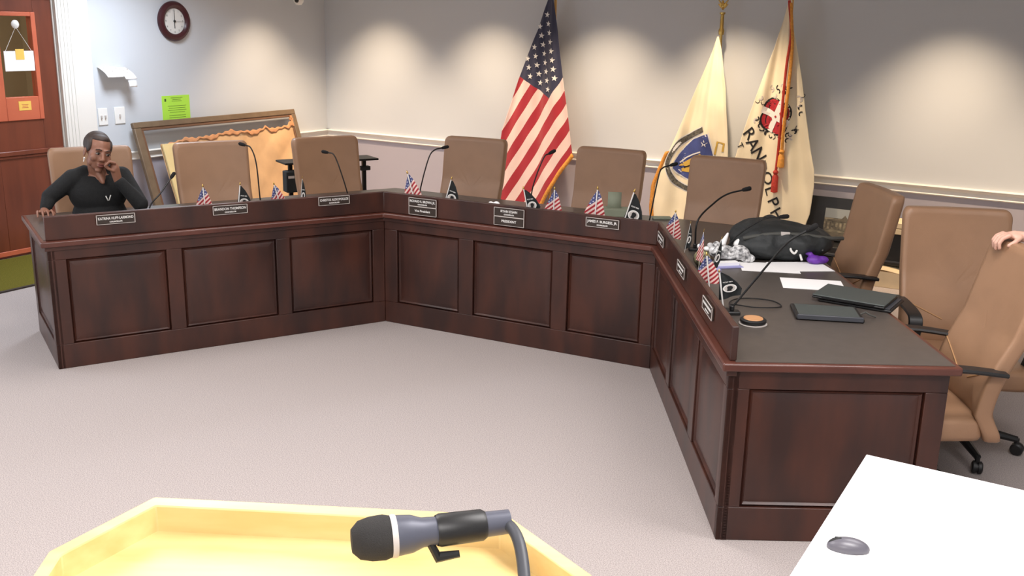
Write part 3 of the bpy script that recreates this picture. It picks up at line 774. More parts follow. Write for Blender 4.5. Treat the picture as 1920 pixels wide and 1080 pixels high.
for (i, mode, t_, n_, ztip, tilt, kd, lab) in FL:
    a = -SEG[i][1] if mode else -SEG[i][1]*.35
    scl = (ztip-.762)/.283
    base = F(i) @ Matrix.Translation((t_, n_, .762)) @ Matrix.Rotation(a, 4, 'Z') @ Matrix.Rotation(R(tilt), 4, 'Y')
    sx = {'q': .45, 'v': .4, 'w': 1.5, 'w2': 1.7}.get(kd, 1.15)
    base = base @ Matrix.Diagonal((scl*sx, scl*sx, scl, 1))
    if kd in 'uv' or kd == 'w':
        if us0 is None: us0 = make_us(lab); us0.matrix_world = base
        else: copy_thing(us0, lab, None, base)
    else:
        if pw0 is None: pw0 = make_pow(lab); pw0.matrix_world = base
        else: copy_thing(pw0, lab, None, base)

# ------------------------------------------------------------------ the three standing flags
def big_flag(name, label, s0, ztop, outline, off, mat_, uv, seeds, pole_top, edge=None, finial='ball'):
    """outline rows: (z, s_left, s_right); cloth is a height field over the wall plane"""
    T = thing(name, label, 'flag', (s0+.018, -off, 0), 0, None, ROOM)
    A, NF, PH = seeds
    def Y(s, z):
        r = max(0, ztop+.1-z); th = math.atan2(s-s0, r+.05)
        return -(.03+A*min(1, r)*(math.sin(NF*th*6+PH)+.5*math.sin(NF*th*17+2*PH)+.22*math.sin(NF*th*37+z*3))*.5+.006*noise.noise(Vector((s*9, z*5, 1)))) - .03*min(1, r)
    def S(s, z, lift=0): return Vector((s-s0, Y(s, z)-lift, z))
    def P(a, b):
        k = b*(len(outline)-1); j = min(int(k), len(outline)-2); q = k-j
        r0, r1 = outline[j], outline[j+1]
        zl = r0[0]*(1-q)+r1[0]*q; sl = r0[1]*(1-q)+r1[1]*q; sr = r0[2]*(1-q)+r1[2]*q
        zr = (r0[3] if len(r0) > 3 else r0[0])*(1-q)+(r1[3] if len(r1) > 3 else r1[0])*q
        return S(sl+(sr-sl)*a, zl+(zr-zl)*a)
    cl = MB().grid(P, 90, 120, uv=(lambda v: uv(v[0]+s0, v[2])) if uv else None).build('cloth', mat_, T, solid=.004, ang=80)
    MB().tube([(0, .03, .03), (0, .03, pole_top)], .0125, 14).build('pole', 'brass' if finial == 'eagle' else 'oak_side', T)
    MB().lathe([(0, 0), (.12, 0), (.12, .02), (.09, .04), (.03, .055), (.02, .10), (0, .10)], 28, Matrix.Translation((0, .03, 0))).build('floor_stand', 'brass', T)
    return T, cl, S, P
def us_map(s, z):
    y = (2.228-z)/.005138; x = 142+(s-3.096)/.005935-.0293*(y-60)
    X = 2.842*x; Y = 2.842*y; p = .85*X+.52*Y; q = -.52*X+.85*Y
    return ((q+176)/1066, max(.001, (p-271)/561))
out_us = [(2.36, 2.99, 3.01), (2.21, 2.95, 3.02), (2.065, 2.90, 3.05), (1.92, 2.845, 3.082), (1.71, 2.75, 3.12), (1.456, 2.645, 3.17), (1.193, 2.555, 3.222), (.95, 2.47, 3.262), (.80, 2.445, 3.287, .79), (.40, 2.45, 3.15, .60), (.16, 2.48, 2.90, .19)]
UF, ucl, US_, UP = big_flag('standing_flag', 'large stars and stripes flag on a pole against the back wall', 3.0, 2.36, out_us, .16, 'flag', us_map, (.05, 1.6, .4), 2.42)
mb = MB()
import itertools
def inv_us(u, v):                                # design position -> wall position
    q = u*1066-176; p = v*561+271; X = (.85*p-.52*q)/(.85**2+.52**2); Y = (.52*p+.85*q)/(.85**2+.52**2)
    y = Y/2.842; x = X/2.842; z = 2.228-.005138*y; s = 3.096+(x-142+.0293*(y-60))*.005935; return s, z
for r_ in range(9):
    for c_ in range(11):
        if (r_+c_) % 2: continue
        u = .4*(c_+1)/12; v = (7/13)*(r_+1)/10
        s, z = inv_us(u, v)
        sl = sr = None
        for a, b in zip(out_us, out_us[1:]):
            if b[0] <= z <= a[0]:
                k = (a[0]-z)/(a[0]-b[0]); sl = a[1]+(b[1]-a[1])*k; sr = a[2]+(b[2]-a[2])*k
        if sl is None or not (sl+.012 < s < sr-.012): continue
        p_ = star_poly(s, z, .031, R(6)); decal(mb, p_, tri(p_), lambda a, b: US_(a, b, .009))
mb.build('stars', 'star', ucl)
mb = MB(); fr = [UP(1, b/60) for b in range(37, 61)]
fr = [Vector(UP(1, b)) for b in [.80+.2*k/20 for k in range(21)]]+[Vector(UP(1-k/10, 1)) for k in range(1, 11)]
vs = [p+Vector((-.005, -.004, 0)) for p in fr]+[p+Vector((.022, -.006, -.03)) for p in fr]; n = len(fr)
mb.add(vs, [(k, k+1, n+k+1, n+k) for k in range(n-1)]); mb.build('gold_fringe', 'gold_cloth', ucl, solid=.008)
MB().lathe([(0, 2.40), (.02, 2.41), (.028, 2.44), (.02, 2.465), (.006, 2.49), (0, 2.52)], 16, Matrix.Translation((0, .03, 0))).build('finial', 'brass', UF)

out_ma = [(1.915, 4.655, 4.668), (1.86, 4.64, 4.685), (1.73, 4.595, 4.718), (1.48, 4.497, 4.772), (1.184, 4.39, 4.81), (.952, 4.295, 4.838), (.80, 4.228, 4.85), (.574, 4.147, 4.86), (.36, 4.14, 4.87), (.14, 4.17, 4.88)]
MF, mcl, MS, MP = big_flag('standing_flag', 'cream flag with a blue shield seal on a brass eagle pole', 4.662, 1.93, out_ma, .16, 'cream', None, (.085, 1.4, 1.2), 2.10, finial='eagle')
sh = [(4.655, 1.078), (4.60, 1.058), (4.508, 1.018), (4.43, .95), (4.375, .876), (4.335, .80), (4.321, .739), (4.36, .70), (4.42, .672), (4.498, .655), (4.60, .66), (4.69, .70), (4.735, .78), (4.715, .88)]
def area_decal(mb, poly, S, lift, mi=0, cuts=.05): decal(mb, poly, tri(poly), lambda a, b: S(a, b, lift), cuts, mi)
mb = MB(); area_decal(mb, [(a*1.06-4.52*.06, b*1.06-.86*.06) for a, b in sh], MS, .004, 1); area_decal(mb, sh, MS, .006, 0)
p_ = star_poly(4.631, .992, .036); decal(mb, p_, tri(p_), lambda a, b: MS(a, b, .009), 0, 1)
fig = [(4.37, .765), (4.40, .79), (4.46, .825), (4.53, .865), (4.60, .90), (4.62, .86), (4.56, .80), (4.545, .74), (4.50, .72), (4.40, .715), (4.395, .74), (4.46, .77)]
area_decal(mb, fig, MS, .009, 2)
v, f = stroke([(4.38, .795), (4.44, .845), (4.52, .885), (4.60, .915)], .012); decal(mb, v, f, lambda a, b: MS(a, b, .011), .05, 1)
v, f = stroke([(4.42, .752), (4.48, .775), (4.53, .80)], .012); decal(mb, v, f, lambda a, b: MS(a, b, .011), .05, 3)
mb.build('shield', ['navy', 'ribbon_edge', 'gold_ink', 'eye_d'], mcl)
rb = spline([(4.605, 1.115, 0), (4.50, 1.06, 0), (4.385, .985, 0), (4.318, .90, 0), (4.268, .80, 0), (4.272, .735, 0), (4.31, .66, 0), (4.36, .605, 0), (4.45, .575, 0), (4.56, .572, 0), (4.68, .60, 0)], 6)
mb = MB(); v, f = stroke([(p.x, p.y) for p in rb], .062); decal(mb, v, f, lambda a, b: MS(a, b, .004), .05, 1)
v, f = stroke([(p.x, p.y) for p in rb], .046); decal(mb, v, f, lambda a, b: MS(a, b, .006), .05, 0)
mb.build('motto_ribbon', ['ribbon', 'ribbon_edge'], mcl)
mb = MB(); v, f = stroke([(4.725, .90), (4.745, 1.015), (4.80, 1.0), (4.795, .93)], .018); decal(mb, v, f, lambda a, b: MS(a, b, .006), .05)
mb.build('gold_figure', 'gold_ink', mcl)
mb = MB(); fr = [Vector(MP(0, .60+.40*k/24)) for k in range(25)]; n = len(fr)
mb.add([p+Vector((.004, -.004, 0)) for p in fr]+[p+Vector((-.035, -.004, -.01)) for p in fr], [(k, k+1, n+k+1, n+k) for k in range(n-1)]); mb.build('gold_fringe', 'gold_cloth', mcl, solid=.006)
TZ = Matrix.Translation((0, .03, 0))
MB().lathe([(0, 1.93), (.022, 1.93), (.026, 1.965), (.017, 1.99), (.015, 2.10), (.024, 2.105), (.024, 2.12), (0, 2.12)], 18, TZ).build('ferrule', 'brass', MF)
mb = MB(); mb.ell((0, .03, 2.17), (.016, .016, .032)); mb.ell((0, .015, 2.21), .012)
for sx in (-1, 1): mb.cone((sx*.01, .03, 2.18), (sx*.045, .03, 2.225), .010, .005); mb.cone((sx*.02, .03, 2.165), (sx*.045, .03, 2.19), .008, .004)
blob(mb, 'eagle_finial', 'brass', MF, .005, 2)

out_ra = [(2.24, 5.255, 5.272), (2.20, 5.245, 5.285), (2.053, 5.215, 5.30), (1.84, 5.165, 5.36), (1.587, 5.086, 5.43), (1.265, 4.99, 5.505), (1.006, 4.925, 5.565), (.84, 4.89, 5.612), (.70, 4.88, 5.622), (.46, 4.92, 5.605), (.26, 5.0, 5.57, .33), (.12, 5.1, 5.50, .25)]
RF, rcl, RS, RP = big_flag('standing_flag', 'cream town flag with a red crest and the lettering RANDOLPH', 5.262, 2.24, out_ra, .16, 'cream', None, (.085, 1.5, .2), 2.36)
mb = MB()
for chh, s, z, a in (('R', 5.007, 1.10, -48), ('A', 5.045, 1.012, -52), ('N', 5.10, .925, -55), ('D', 5.135, .815, -62), ('O', 5.205, .73, -66), ('L', 5.24, .628, -64), ('P', 5.283, .532, -60), ('H', 5.33, .43, -54)):
    vs, fs = text_geo(chh, .15, .001); ca, sa = math.cos(R(a)), math.sin(R(a))
    decal(mb, [(s+v[0]*ca-v[1]*sa, z+v[0]*sa+v[1]*ca) for v in vs], fs, lambda a_, b_: RS(a_, b_, .006), .04)
for chh, s, z, a in (('T', 4.935, .99, -60),):
    vs, fs = text_geo(chh, .07, .001); ca, sa = math.cos(R(a)), math.sin(R(a))
    decal(mb, [(s+v[0]*ca-v[1]*sa, z+v[0]*sa+v[1]*ca) for v in vs], fs, lambda a_, b_: RS(a_, b_, .006), .04)
mb.build('lettering', 'black_ink', rcl)
cx, cz = 5.235, 1.265
mb = MB()
lob = [(cx+(.125+.03*abs(math.sin(2*(2*PI*k/40)+.5)))*math.cos(2*PI*k/40)*.9, cz+(.125+.03*abs(math.sin(2*(2*PI*k/40)+.5)))*math.sin(2*PI*k/40)) for k in range(40)]
area_decal(mb, [(cx+(a-cx)*1.12, cz+(b-cz)*1.1) for a, b in lob], RS, .004, 1); area_decal(mb, lob, RS, .006, 0)
for a in (R(68), R(-22)):
    ca, sa = math.cos(a), math.sin(a)
    q = [(-.14, -.028), (.14, -.028), (.14, .028), (-.14, .028)]; q = [(cx+x*ca-y*sa, cz+x*sa+y*ca) for x, y in q]
    area_decal(mb, q, RS, .009, 2)
for dx, dz in ((0, 0), (.045, .03), (-.045, -.028), (-.02, .06), (.028, -.062)):
    q = [(cx+dx+.011*math.cos(k), cz+dz+.011*math.sin(k)) for k in range(6)]; area_decal(mb, q, RS, .012, 0)
rnd = random.Random(4)
for k in range(60):                              # black mantling scrolls round the crest
    a = rnd.uniform(0, 2*PI); r_ = rnd.uniform(.165, .25); sx, sz = cx+.05+r_*math.cos(a), cz+.02+r_*math.sin(a)
    if not (5.05 < sx < 5.46): continue
    b0 = rnd.uniform(0, 6); pts = [(sx+.028*math.cos(b0+t/3)*(1-t/12), sz+.028*math.sin(b0+t/3)*(1-t/12)) for t in range(10)]
    v, f = stroke(pts, rnd.choice((.006, .010, .014))); decal(mb, v, f, lambda a_, b_: RS(a_, b_, .005), 0, rnd.choice((1, 1, 3)))
mb.build('crest', ['crimson', 'black_ink', 'star', 'silver'], rcl)
mb = MB(); bd = [Vector(RP(a, .88)) for a in (0,)]
n = 16; e = [Vector(RP(.45+.55*k/n, 1)) for k in range(n+1)]
mb.add([p+Vector((0, -.004, .07*k/n)) for k, p in enumerate(e)]+[p+Vector((0, -.006, -.02)) for p in e], [(k, k+1, n+1+k+1, n+1+k) for k in range(n)]); mb.build('red_border', 'red_cloth', rcl, solid=.004)
def cord(name, m, pts, r, tassel, parent):
    pp = [RS(s, z, .035) for s, z in pts]; sp = spline(pp, 6)
    MB().tube(sp, r, 8).build(name, m, parent)
    e = sp[-1]; MB().lathe([(0, .02), (.018, .015), (.024, 0), (.016, -.02), (.026, -.04), (.03, -tassel), (0, -tassel-.01)], 14, Matrix.Translation(e)).build(name.replace('cord', 'tassel'), m, parent)
cord('red_cord', 'red_cord', [(5.265, 2.22), (5.31, 1.95), (5.305, 1.707), (5.305, 1.352), (5.30, 1.0), (5.295, .80)], .012, .17, RF)
cord('gold_cord', 'gold_cord', [(5.28, 2.20), (5.325, 1.90), (5.335, 1.70), (5.34, 1.443), (5.335, 1.15), (5.335, .98)], .014, .13, RF)
MB().lathe([(0, 2.33), (.018, 2.34), (.026, 2.37), (.006, 2.41), (0, 2.45)], 14, TZ).build('finial', 'brass', RF)

# ------------------------------------------------------------------ black stand behind the inner corner chair
sd = thing('equipment_stand', 'black metal equipment stand half hidden behind a tan chair', 'stand', (2.37, 1.8, 0), 0, None, F(0))
MB().bx(-.40, .41, -.12, .12, .858, .874).build('top_tray', 'metal_black', sd, bevel=.004)
for sx in (-.32, .325):
    MB().bx(sx-.016, sx+.016, -.016, .016, .03, .858).build('upright', 'metal_black', sd, bevel=.003)
    MB().bx(sx-.03, sx+.03, -.28, .28, 0, .03).build('foot', 'metal_black', sd, bevel=.004)
    MB().bx(sx-.045, sx+.045, -.04, .02, .765, .80).build('clamp', 'plastic', sd, bevel=.004)
MB().bx(-.31, .31, -.012, .012, .2, .24).build('crossbar', 'metal_black', sd, bevel=.003)
mb = thing('black_case', 'black box with a small white label hanging on the stand', 'case', (2.0, 1.70, .64), 0, None, F(0))
MB().bx(-.035, .065, -.05, .05, 0, .17).build('shell', 'black_cloth', mb, bevel=.008)
q = MB().bx(-.02, .03, -.053, -.05, .115, .135); q.build('label_tag', 'silver', mb)

# ------------------------------------------------------------------ things on the dais worktop
Z = .7605
def on2(name, label, cat, t, n, z=Z, rz=0, group=None): return thing(name, label, cat, (t, n, z), rz, group, F(2))
# papers
for k, (t, n, rz, lab, zz) in enumerate(((.50, .53, R(-8), 'white sheet at the left of the overlapping pair of papers', 0), (.475, .70, R(6), 'white sheet at the right of the overlapping pair, before the purple pouch', .0015),
                                 (.845, .66, R(-10), 'single white sheet just behind the closed laptop', 0))):
    p = MB().bx(-.105, .105, -.15, .15, 0, .0012); o = p.build('paper_sheet', 'paper'); o.matrix_world = F(2) @ Matrix.Translation((t, n, Z+zz)) @ Matrix.Rotation(rz, 4, 'Z')
    tag(o, lab, 'paper', 'white papers on the right worktop')
# closed laptop on a dark dock
dk = on2('keyboard_folio', 'thin dark folio lying under the grey green laptop', 'folio', 1.15, .80, Z, R(-34))
MB().bx(-.12, .12, -.165, .165, 0, .012).build('cover', 'plastic', dk, bevel=.004)
MB().bx(-.11, .11, -.155, .155, .012, .016).build('pages', 'plastic_soft', dk, bevel=.001)
lt = on2('laptop', 'closed grey green laptop lying on the right worktop', 'laptop', 1.145, .77, Z+.016, R(-34))
MB().bx(-.12, .12, -.165, .165, 0, .010).build('base', 'plastic', lt, bevel=.004)
MB().bx(-.12, .12, -.165, .165, .011, .019).build('lid', 'laptop', lt, bevel=.004)
MB().bx(.112, .121, -.12, .12, .006, .014).build('hinge', 'plastic', lt)
tb = on2('tablet', 'black tablet in a raised case in front of the closed laptop', 'tablet', 1.385, .565, Z, R(-8))
MB().bx(-.105, .105, -.145, .145, 0, .018).build('case', 'plastic', tb, bevel=.006)
MB().bx(-.09, .085, -.13, .13, .018, .0195).build('screen', 'laptop', tb)
MB().bx(.098, .110, -.14, .14, .004, .026).build('case_lip', 'plastic_soft', tb, bevel=.003)
MB().tube([(.0, .145, .012), (-.01, .17, .02), (.02, .18, .018), (.01, .21, .006)], .004, 8).build('stylus_loop', 'strap', tb)
pk = on2('conference_puck', 'round black disc device with a tan top near the dais end', 'speaker', 1.55, .20)
MB().lathe([(0, 0), (.058, 0), (.06, .004), (.045, .006), (0, .006)], 32).build('foot_ring', 'silver', pk)
MB().lathe([(.0, .006), (.048, .006), (.056, .012), (.056, .022), (.05, .026), (0, .026)], 32).build('body', 'plastic', pk)
MB().lathe([(0, .026), (.042, .026), (.040, .029), (0, .030)], 32).build('top_disc', 'amber', pk)
cb = on2('cable', 'thin black cable looped on the worktop beside the tilted black flag', 'cable', 1.2, .27)
MB().tube(spline([(.2, -.12, .004), (.02, -.10, .005), (-.05, -.02, .005), (-.02, .10, .005), (.08, .12, .004), (.12, .0, .009), (.06, -.1, .004), (.18, -.13, .004)], 8), .003, 6).build('loop', 'plastic', cb)
lc = on2('folded_card', 'lilac folder with a white flap below the white printed bag', 'folder', .49, .30, Z, R(15))
MB().bx(-.05, .05, -.08, .08, 0, .004).build('cover', 'lilac', lc)
MB().bx(-.04, .012, -.055, .075, .004, .02).build('white_flap', 'paper', lc)
# printed bag
fb = on2('crumpled_bag', 'crumpled white bag with a black print beside the backpack', 'bag', .34, .35)
mb = MB(); rnd = random.Random(2)
for k in range(26): mb.ell((rnd.uniform(-.09, .06), rnd.uniform(-.11, .10), rnd.uniform(.02, .07)), (rnd.uniform(.02, .045), rnd.uniform(.02, .045), rnd.uniform(.012, .03)))
mb.ell((-.01, 0, .03), (.09, .11, .03))
blob(mb, 'crushed_body', 'floral', fb, .007, 2)
mb = MB(); mb.cone((-.05, -.03, .08), (-.08, .0, .13), .018, .007).cone((-.05, .05, .08), (-.06, .09, .13), .022, .009); blob(mb, 'tied_ears', 'paper', fb, .005, 1)
# backpack
bp = on2('backpack', 'large black backpack lying on the corner of the worktop', 'backpack', .20, .62)
mb = MB(); mb.ell((0, .0, .10), (.19, .25, .10)); mb.ell((-.03, -.08, .11), (.14, .16, .085)); mb.ell((.03, .12, .09), (.17, .2, .09)); mb.ell((-.04, .1, .11), (.12, .15, .075)); mb.ell((.08, -.08, .07), (.12, .15, .07)); mb.box((.0, 0, .03), (.30, .42, .055))
def wr(o):
    pass
o = blob(mb, 'main_body', 'pack', bp, .009, 6)
for v in o.data.vertices:
    n_ = noise.noise(v.co*14)*.012+noise.noise(v.co*30)*.004; v.co += v.normal*n_
    if v.co.z < .001: v.co.z = .001
MB().tube(spline([(.05, -.24, .03), (.02, -.20, .10), (-.06, -.12, .175), (-.10, -.02, .185), (-.06, .10, .17), (.02, .16, .15)], 8), .012, 8).build('shoulder_strap', 'plastic', bp)
MB().tube(spline([(.13, -.20, .12), (.15, -.05, .15), (.15, .10, .15), (.13, .26, .13), (.08, .36, .12)], 8), .011, 8).build('webbing', 'strap', bp)
MB().box((.155, .02, .155), (.02, .05, .02)).build('buckle', 'silver', bp, bevel=.004)
MB().tube(spline([(-.1, -.07, .17), (-.12, 0, .20), (-.11, .07, .17)], 6), .009, 8).build('top_handle', 'plastic', bp)
MB().tube([(.12, -.14, .10), (.16, .0, .105), (.15, .12, .10)], .004, 6).build('zip', 'strap', bp)
MB().box((.165, -.13, .055), (.006, .02, .012)).build('zip_pull', 'silver', bp)
ly = on2('lanyard', 'white and black lanyard hanging on the front of the backpack', 'lanyard', .37, .70, .775)
MB().tube(spline([(-.02, -.01, .09), (.01, -.03, .06), (.02, -.01, .04), (.01, .01, .065), (-.005, .02, .05), (.03, .03, .005)], 6), .006, 8).build('strap', 'star', ly)
MB().ell((-.01, -.035, .085), .009).build('clip', 'silver', ly)
pp = on2('purple_pouch', 'shiny purple pouch at the right end of the backpack', 'pouch', .40, .83, Z)
mb = MB().ell((0, -.03, .025), (.035, .045, .025)).ell((0, .01, .025), (.025, .035, .022)).cone((-.02, -.05, .05), (-.04, -.09, .06), .014, .008); blob(mb, 'pouch_body', 'purple', pp, .006, 2)
tag(MB().tube([(-.04, -.09, .06), (-.05, -.05, .075), (-.03, .02, .07)], .006, 8).build('pouch_strap', 'strap', pp), 'grey strap')
# corner clutter
kp = on2('printed_pouch', 'small khaki printed pouch behind the flags at the right inner corner', 'pouch', .50, .17, Z)
mb = MB().ell((0, 0, .04), (.07, .045, .045)).ell((-.03, .01, .07), (.04, .03, .03)).ell((.04, 0, .05), (.04, .03, .035)); blob(mb, 'pouch_body', 'khaki', kp, .006, 2)
tag(MB().ell((-.03, -.01, .10), (.022, .015, .014)).ell((.0, .02, .095), (.02, .015, .012)).build('crumpled_tissue', 'paper', kp), 'white crumpled tissue')
bx_ = on2('device_box', 'small lavender box behind the furled flags', 'box', .66, .20, Z, R(12))
MB().bx(-.035, .035, -.03, .03, 0, .03).build('box_body', 'lilac', bx_, bevel=.004)
# grey green papers on the centre section
gg = thing('desk_calendar', 'grey green paper block standing near the centre right nameplate', 'calendar', (1.35, .74, Z), R(20), None, F(1))
MB().bx(-.12, .10, -.06, .06, 0, .05).build('block', 'grey_green', gg, bevel=.003)
MB().grid(lambda a, b: (-.05+.09*a, .0+.04*b, .05+.10*b), 2, 2).build('upright_sheet', 'grey_green', gg, solid=.003)
tw = thing('crumpled_tissue', 'tiny cream crumpled tissue on the rail left of the president nameplate', 'tissue', (.80, .05, Z), 0, None, F(1))
blob(MB().ell((-.02, 0, .12), (.022, .014, .02)).ell((.02, 0, .122), (.025, .014, .022)).cone((0, .01, .0), (0, 0, .11), .018, .02), 'tissue_body', 'paper', tw, .005, 1)
gn = thing('folded_note', 'small grey green note lying at the right end of the centre worktop', 'note', (1.66, .80, Z), R(30), None, F(1))
MB().bx(-.06, .06, -.03, .03, 0, .012).build('note_body', 'grey_green', gn, bevel=.002)

# ------------------------------------------------------------------ by the back wall, right
fpic = thing('framed_photograph', 'black matted photograph of an old building leaning by the back wall', 'picture', (5.88, -.15, .0), 0, None, ROOM)
ln = Matrix.Translation((0, 0, .24)) @ Matrix.Rotation(R(-12), 4, 'X')
MB().bx(-.30, .30, -.01, .01, 0, .37).build('mat_board', 'plastic', fpic, bevel=.003, T=ln)
ph = MB().bx(-.155, .17, -.013, -.01, .03, .275).build('photo_print', 'photo', fpic, T=ln)
MB().bx(-.155, .17, -.0145, -.013, .195, .275).build('photo_sky', 'photo_sky', ph, T=ln)
mb = MB().bx(-.155, .17, -.0145, -.013, .03, .075)
for k in range(9): mb.bx(-.14+.034*k, -.125+.034*k, -.015, -.013, .10, .16)
mb.bx(-.13, .16, -.015, -.013, .165, .18); mb.prism([(-.02, .18), (.05, .18), (.015, .225)], .013, .015, T=Matrix.Rotation(R(90), 4, 'X'))
mb.build('photo_building', 'photo_dark', ph, T=ln)
sb = thing('black_case', 'low black case on the floor under the framed photograph', 'case', (5.86, -.22, 0), 0, None, ROOM)
MB().bx(-.28, .26, -.14, .14, 0, .23).build('shell', 'plastic', sb, bevel=.01)
MB().bx(-.05, .05, -.15, -.14, .15, .17).build('handle', 'strap', sb)
cbx = thing('cardboard_box', 'flat cream cardboard box on the floor behind the chairs', 'box', (6.35, -.42, 0), R(2), None, ROOM)
MB().bx(-.18, .36, -.16, .16, 0, .13).build('carton', 'box', cbx, bevel=.004)
MB().grid(lambda a, b: (-.18+.54*a, -.17+.30*b, .134+.012*math.sin(a*7)+.02*b), 12, 3).build('crumpled_sheet', 'box', cbx, solid=.003)
bc = thing('black_case', 'black case standing on the cream cardboard box', 'case', (6.38, -.38, .16), 0, None, ROOM)
MB().bx(-.17, .30, -.10, .10, 0, .27).build('shell', 'plastic', bc, bevel=.01)
MB().bx(-.17, .30, -.105, -.10, .03, .045).build('seam', 'plastic_soft', bc)
for k, (zz, lab) in enumerate(((.43, 'lower of two cream boards stacked on the black case'), (.478, 'upper of two cream boards stacked on the black case'))):
    o = MB().bx(-.19+.01*k, .32, -.13, .12, 0, .042).build('cream_board', 'box', bevel=.003); o.matrix_world = ROOM @ Matrix.Translation((6.38, -.39, zz)); tag(o, lab, 'board', 'cream boards on the black case')

# ------------------------------------------------------------------ lectern, its microphone, the white table
lc_ = thing('lectern', 'light oak lectern with a raised lip, at the bottom of the view', 'lectern', (-.28, 1.2, 0))
SL = .2
def LZ(y): return 1.22-SL*(1.45-y)
rim = [(-.70, .93), (-.693, 1.338), (-.578, 1.470), (-.001, 1.444), (.128, 1.312), (.125, .93)]
cxy = Vector((-.28, 1.2))
inn = []
nn = len(rim); ctr = Vector((-.285, 1.2))
for k, p in enumerate(rim):
    a, b, c = Vector(rim[k-1]), Vector(p), Vector(rim[(k+1) % nn])
    n1 = Vector((-(b-a).y, (b-a).x)).normalized(); n2 = Vector((-(c-b).y, (c-b).x)).normalized()
    if n1.dot(ctr-b) < 0: n1, n2 = -n1, -n2
    m = n1+n2; inn.append(tuple(b+m*(.022*2/m.dot(m))))
def lv(p, dz): return (p[0]+.28, p[1]-1.2, LZ(p[1])+dz)
mb = MB(); mb.add([lv(p, -.062) for p in rim]+[lv(p, -.045) for p in rim], [list(range(nn)), list(range(nn, 2*nn))[::-1]]+[(k, (k+1) % nn, nn+(k+1) % nn, nn+k) for k in range(nn)])
mb.build('reading_surface', 'oak', lc_)
mb = MB(); vs = [lv(p, -.062) for p in rim]+[lv(p, 0) for p in rim]+[lv(p, 0) for p in inn]+[lv(p, -.046) for p in inn]
fs = []
for k in range(nn-1):
    k2 = k+1
    for r_ in range(3): fs.append((r_*nn+k, r_*nn+k2, (r_+1)*nn+k2, (r_+1)*nn+k))
mb.add(vs, fs); mb.build('lip', 'oak', lc_, bevel=.002)
MB().bx(-.27, .27, -.17, .16, .06, 1.07).build('pedestal', 'oak_side', lc_, bevel=.004)
MB().bx(-.31, .31, -.21, .20, 0, .06).build('plinth', 'oak_side', lc_, bevel=.006)
hm = thing('handheld_microphone', 'dark handheld microphone clipped to the lectern gooseneck', 'microphone', (-.18, 1.215, 1.30))
v0 = Vector((0, 0, 0)); dv = (Vector((-.012, 1.262, 1.302))-Vector((-.18, 1.215, 1.30))).normalized()
Tm = Matrix.Translation((0, 0, 0)) @ dv.to_track_quat('Z', 'Y').to_matrix().to_4x4()
MB().lathe([(0, -.033), (.016, -.032), (.026, -.022), (.030, -.006), (.031, .012), (.028, .022), (0, .022)], 32, Tm).build('grille', 'mesh', hm)
MB().lathe([(.0, .020), (.029, .021), (.030, .025), (.029, .029), (0, .03)], 32, Tm).build('ring', 'silver', hm)
MB().lathe([(0, .028), (.028, .029), (.026, .05), (.0205, .065), (.019, .10), (.017, .19), (0, .19)], 28, Tm).build('handle', 'mic_grey', hm)
MB().lathe([(.021, .085), (.023, .09), (.022, .15), (.019, .155), (.019, .085)], 24, Tm, caps=False).build('clip_sleeve', 'plastic', hm)
MB().tube([(.075, .01, -.012), (.085, .012, -.034), (.115, .016, -.030)], [.006, .008, .005], 8).build('clip_tab', 'plastic', hm)
gk = thing('lectern_gooseneck', 'grey flexible arm rising from the lectern to the handheld microphone', 'microphone stand', (.0, 1.03, LZ(1.03)-.045))
MB().tube(spline([(.02, 0, 0), (.026, .05, .09), (.026, .12, .165), (.018, .185, .203), (.0, .226, .212), (-.03, .226, .210)], 10), .0085, 12, T=Matrix.Translation((0, 0, 0))).build('flexible_neck', 'plastic_soft', gk)
MB().lathe([(0, 0), (.03, 0), (.03, .008), (.012, .014), (0, .014)], 20).build('flange', 'plastic', gk)

wt_ = thing('white_table', 'white topped table in the bottom right corner', 'table', (1.09, 2.78, 0), RA)
MB().bx(0, .80, -1.5, 0, .712, .74).build('table_top', 'table', wt_, bevel=.003)
for x in (.06, .74):
    for y in (-.07, -1.43): MB().tube([(x, y, .712), (x, y, .0)], .02, 12).build('leg', 'metal_black', wt_)
MB().bx(.05, .75, -1.44, -1.41, .66, .712).bx(.05, .75, -.09, -.06, .66, .712).build('apron', 'metal_black', wt_)
ms = thing('computer_mouse', 'dark grey computer mouse on the white table', 'mouse', (.848, 2.206, .7405), R(78))
mb = MB().ell((0, 0, .004), (.029, .052, .026)); o = mb.build('shell', 'mouse', ms)
for v in o.data.vertices: v.co.z = max(.0, v.co.z)
MB().bx(-.0035, .0035, .018, .034, .022, .030).build('scroll_wheel', 'plastic', ms, bevel=.002)
tag(MB().ell((0, .024, .0055), (.010, .026, .0235)).build('button_inlay', 'plastic', ms), 'black strip between the buttons')

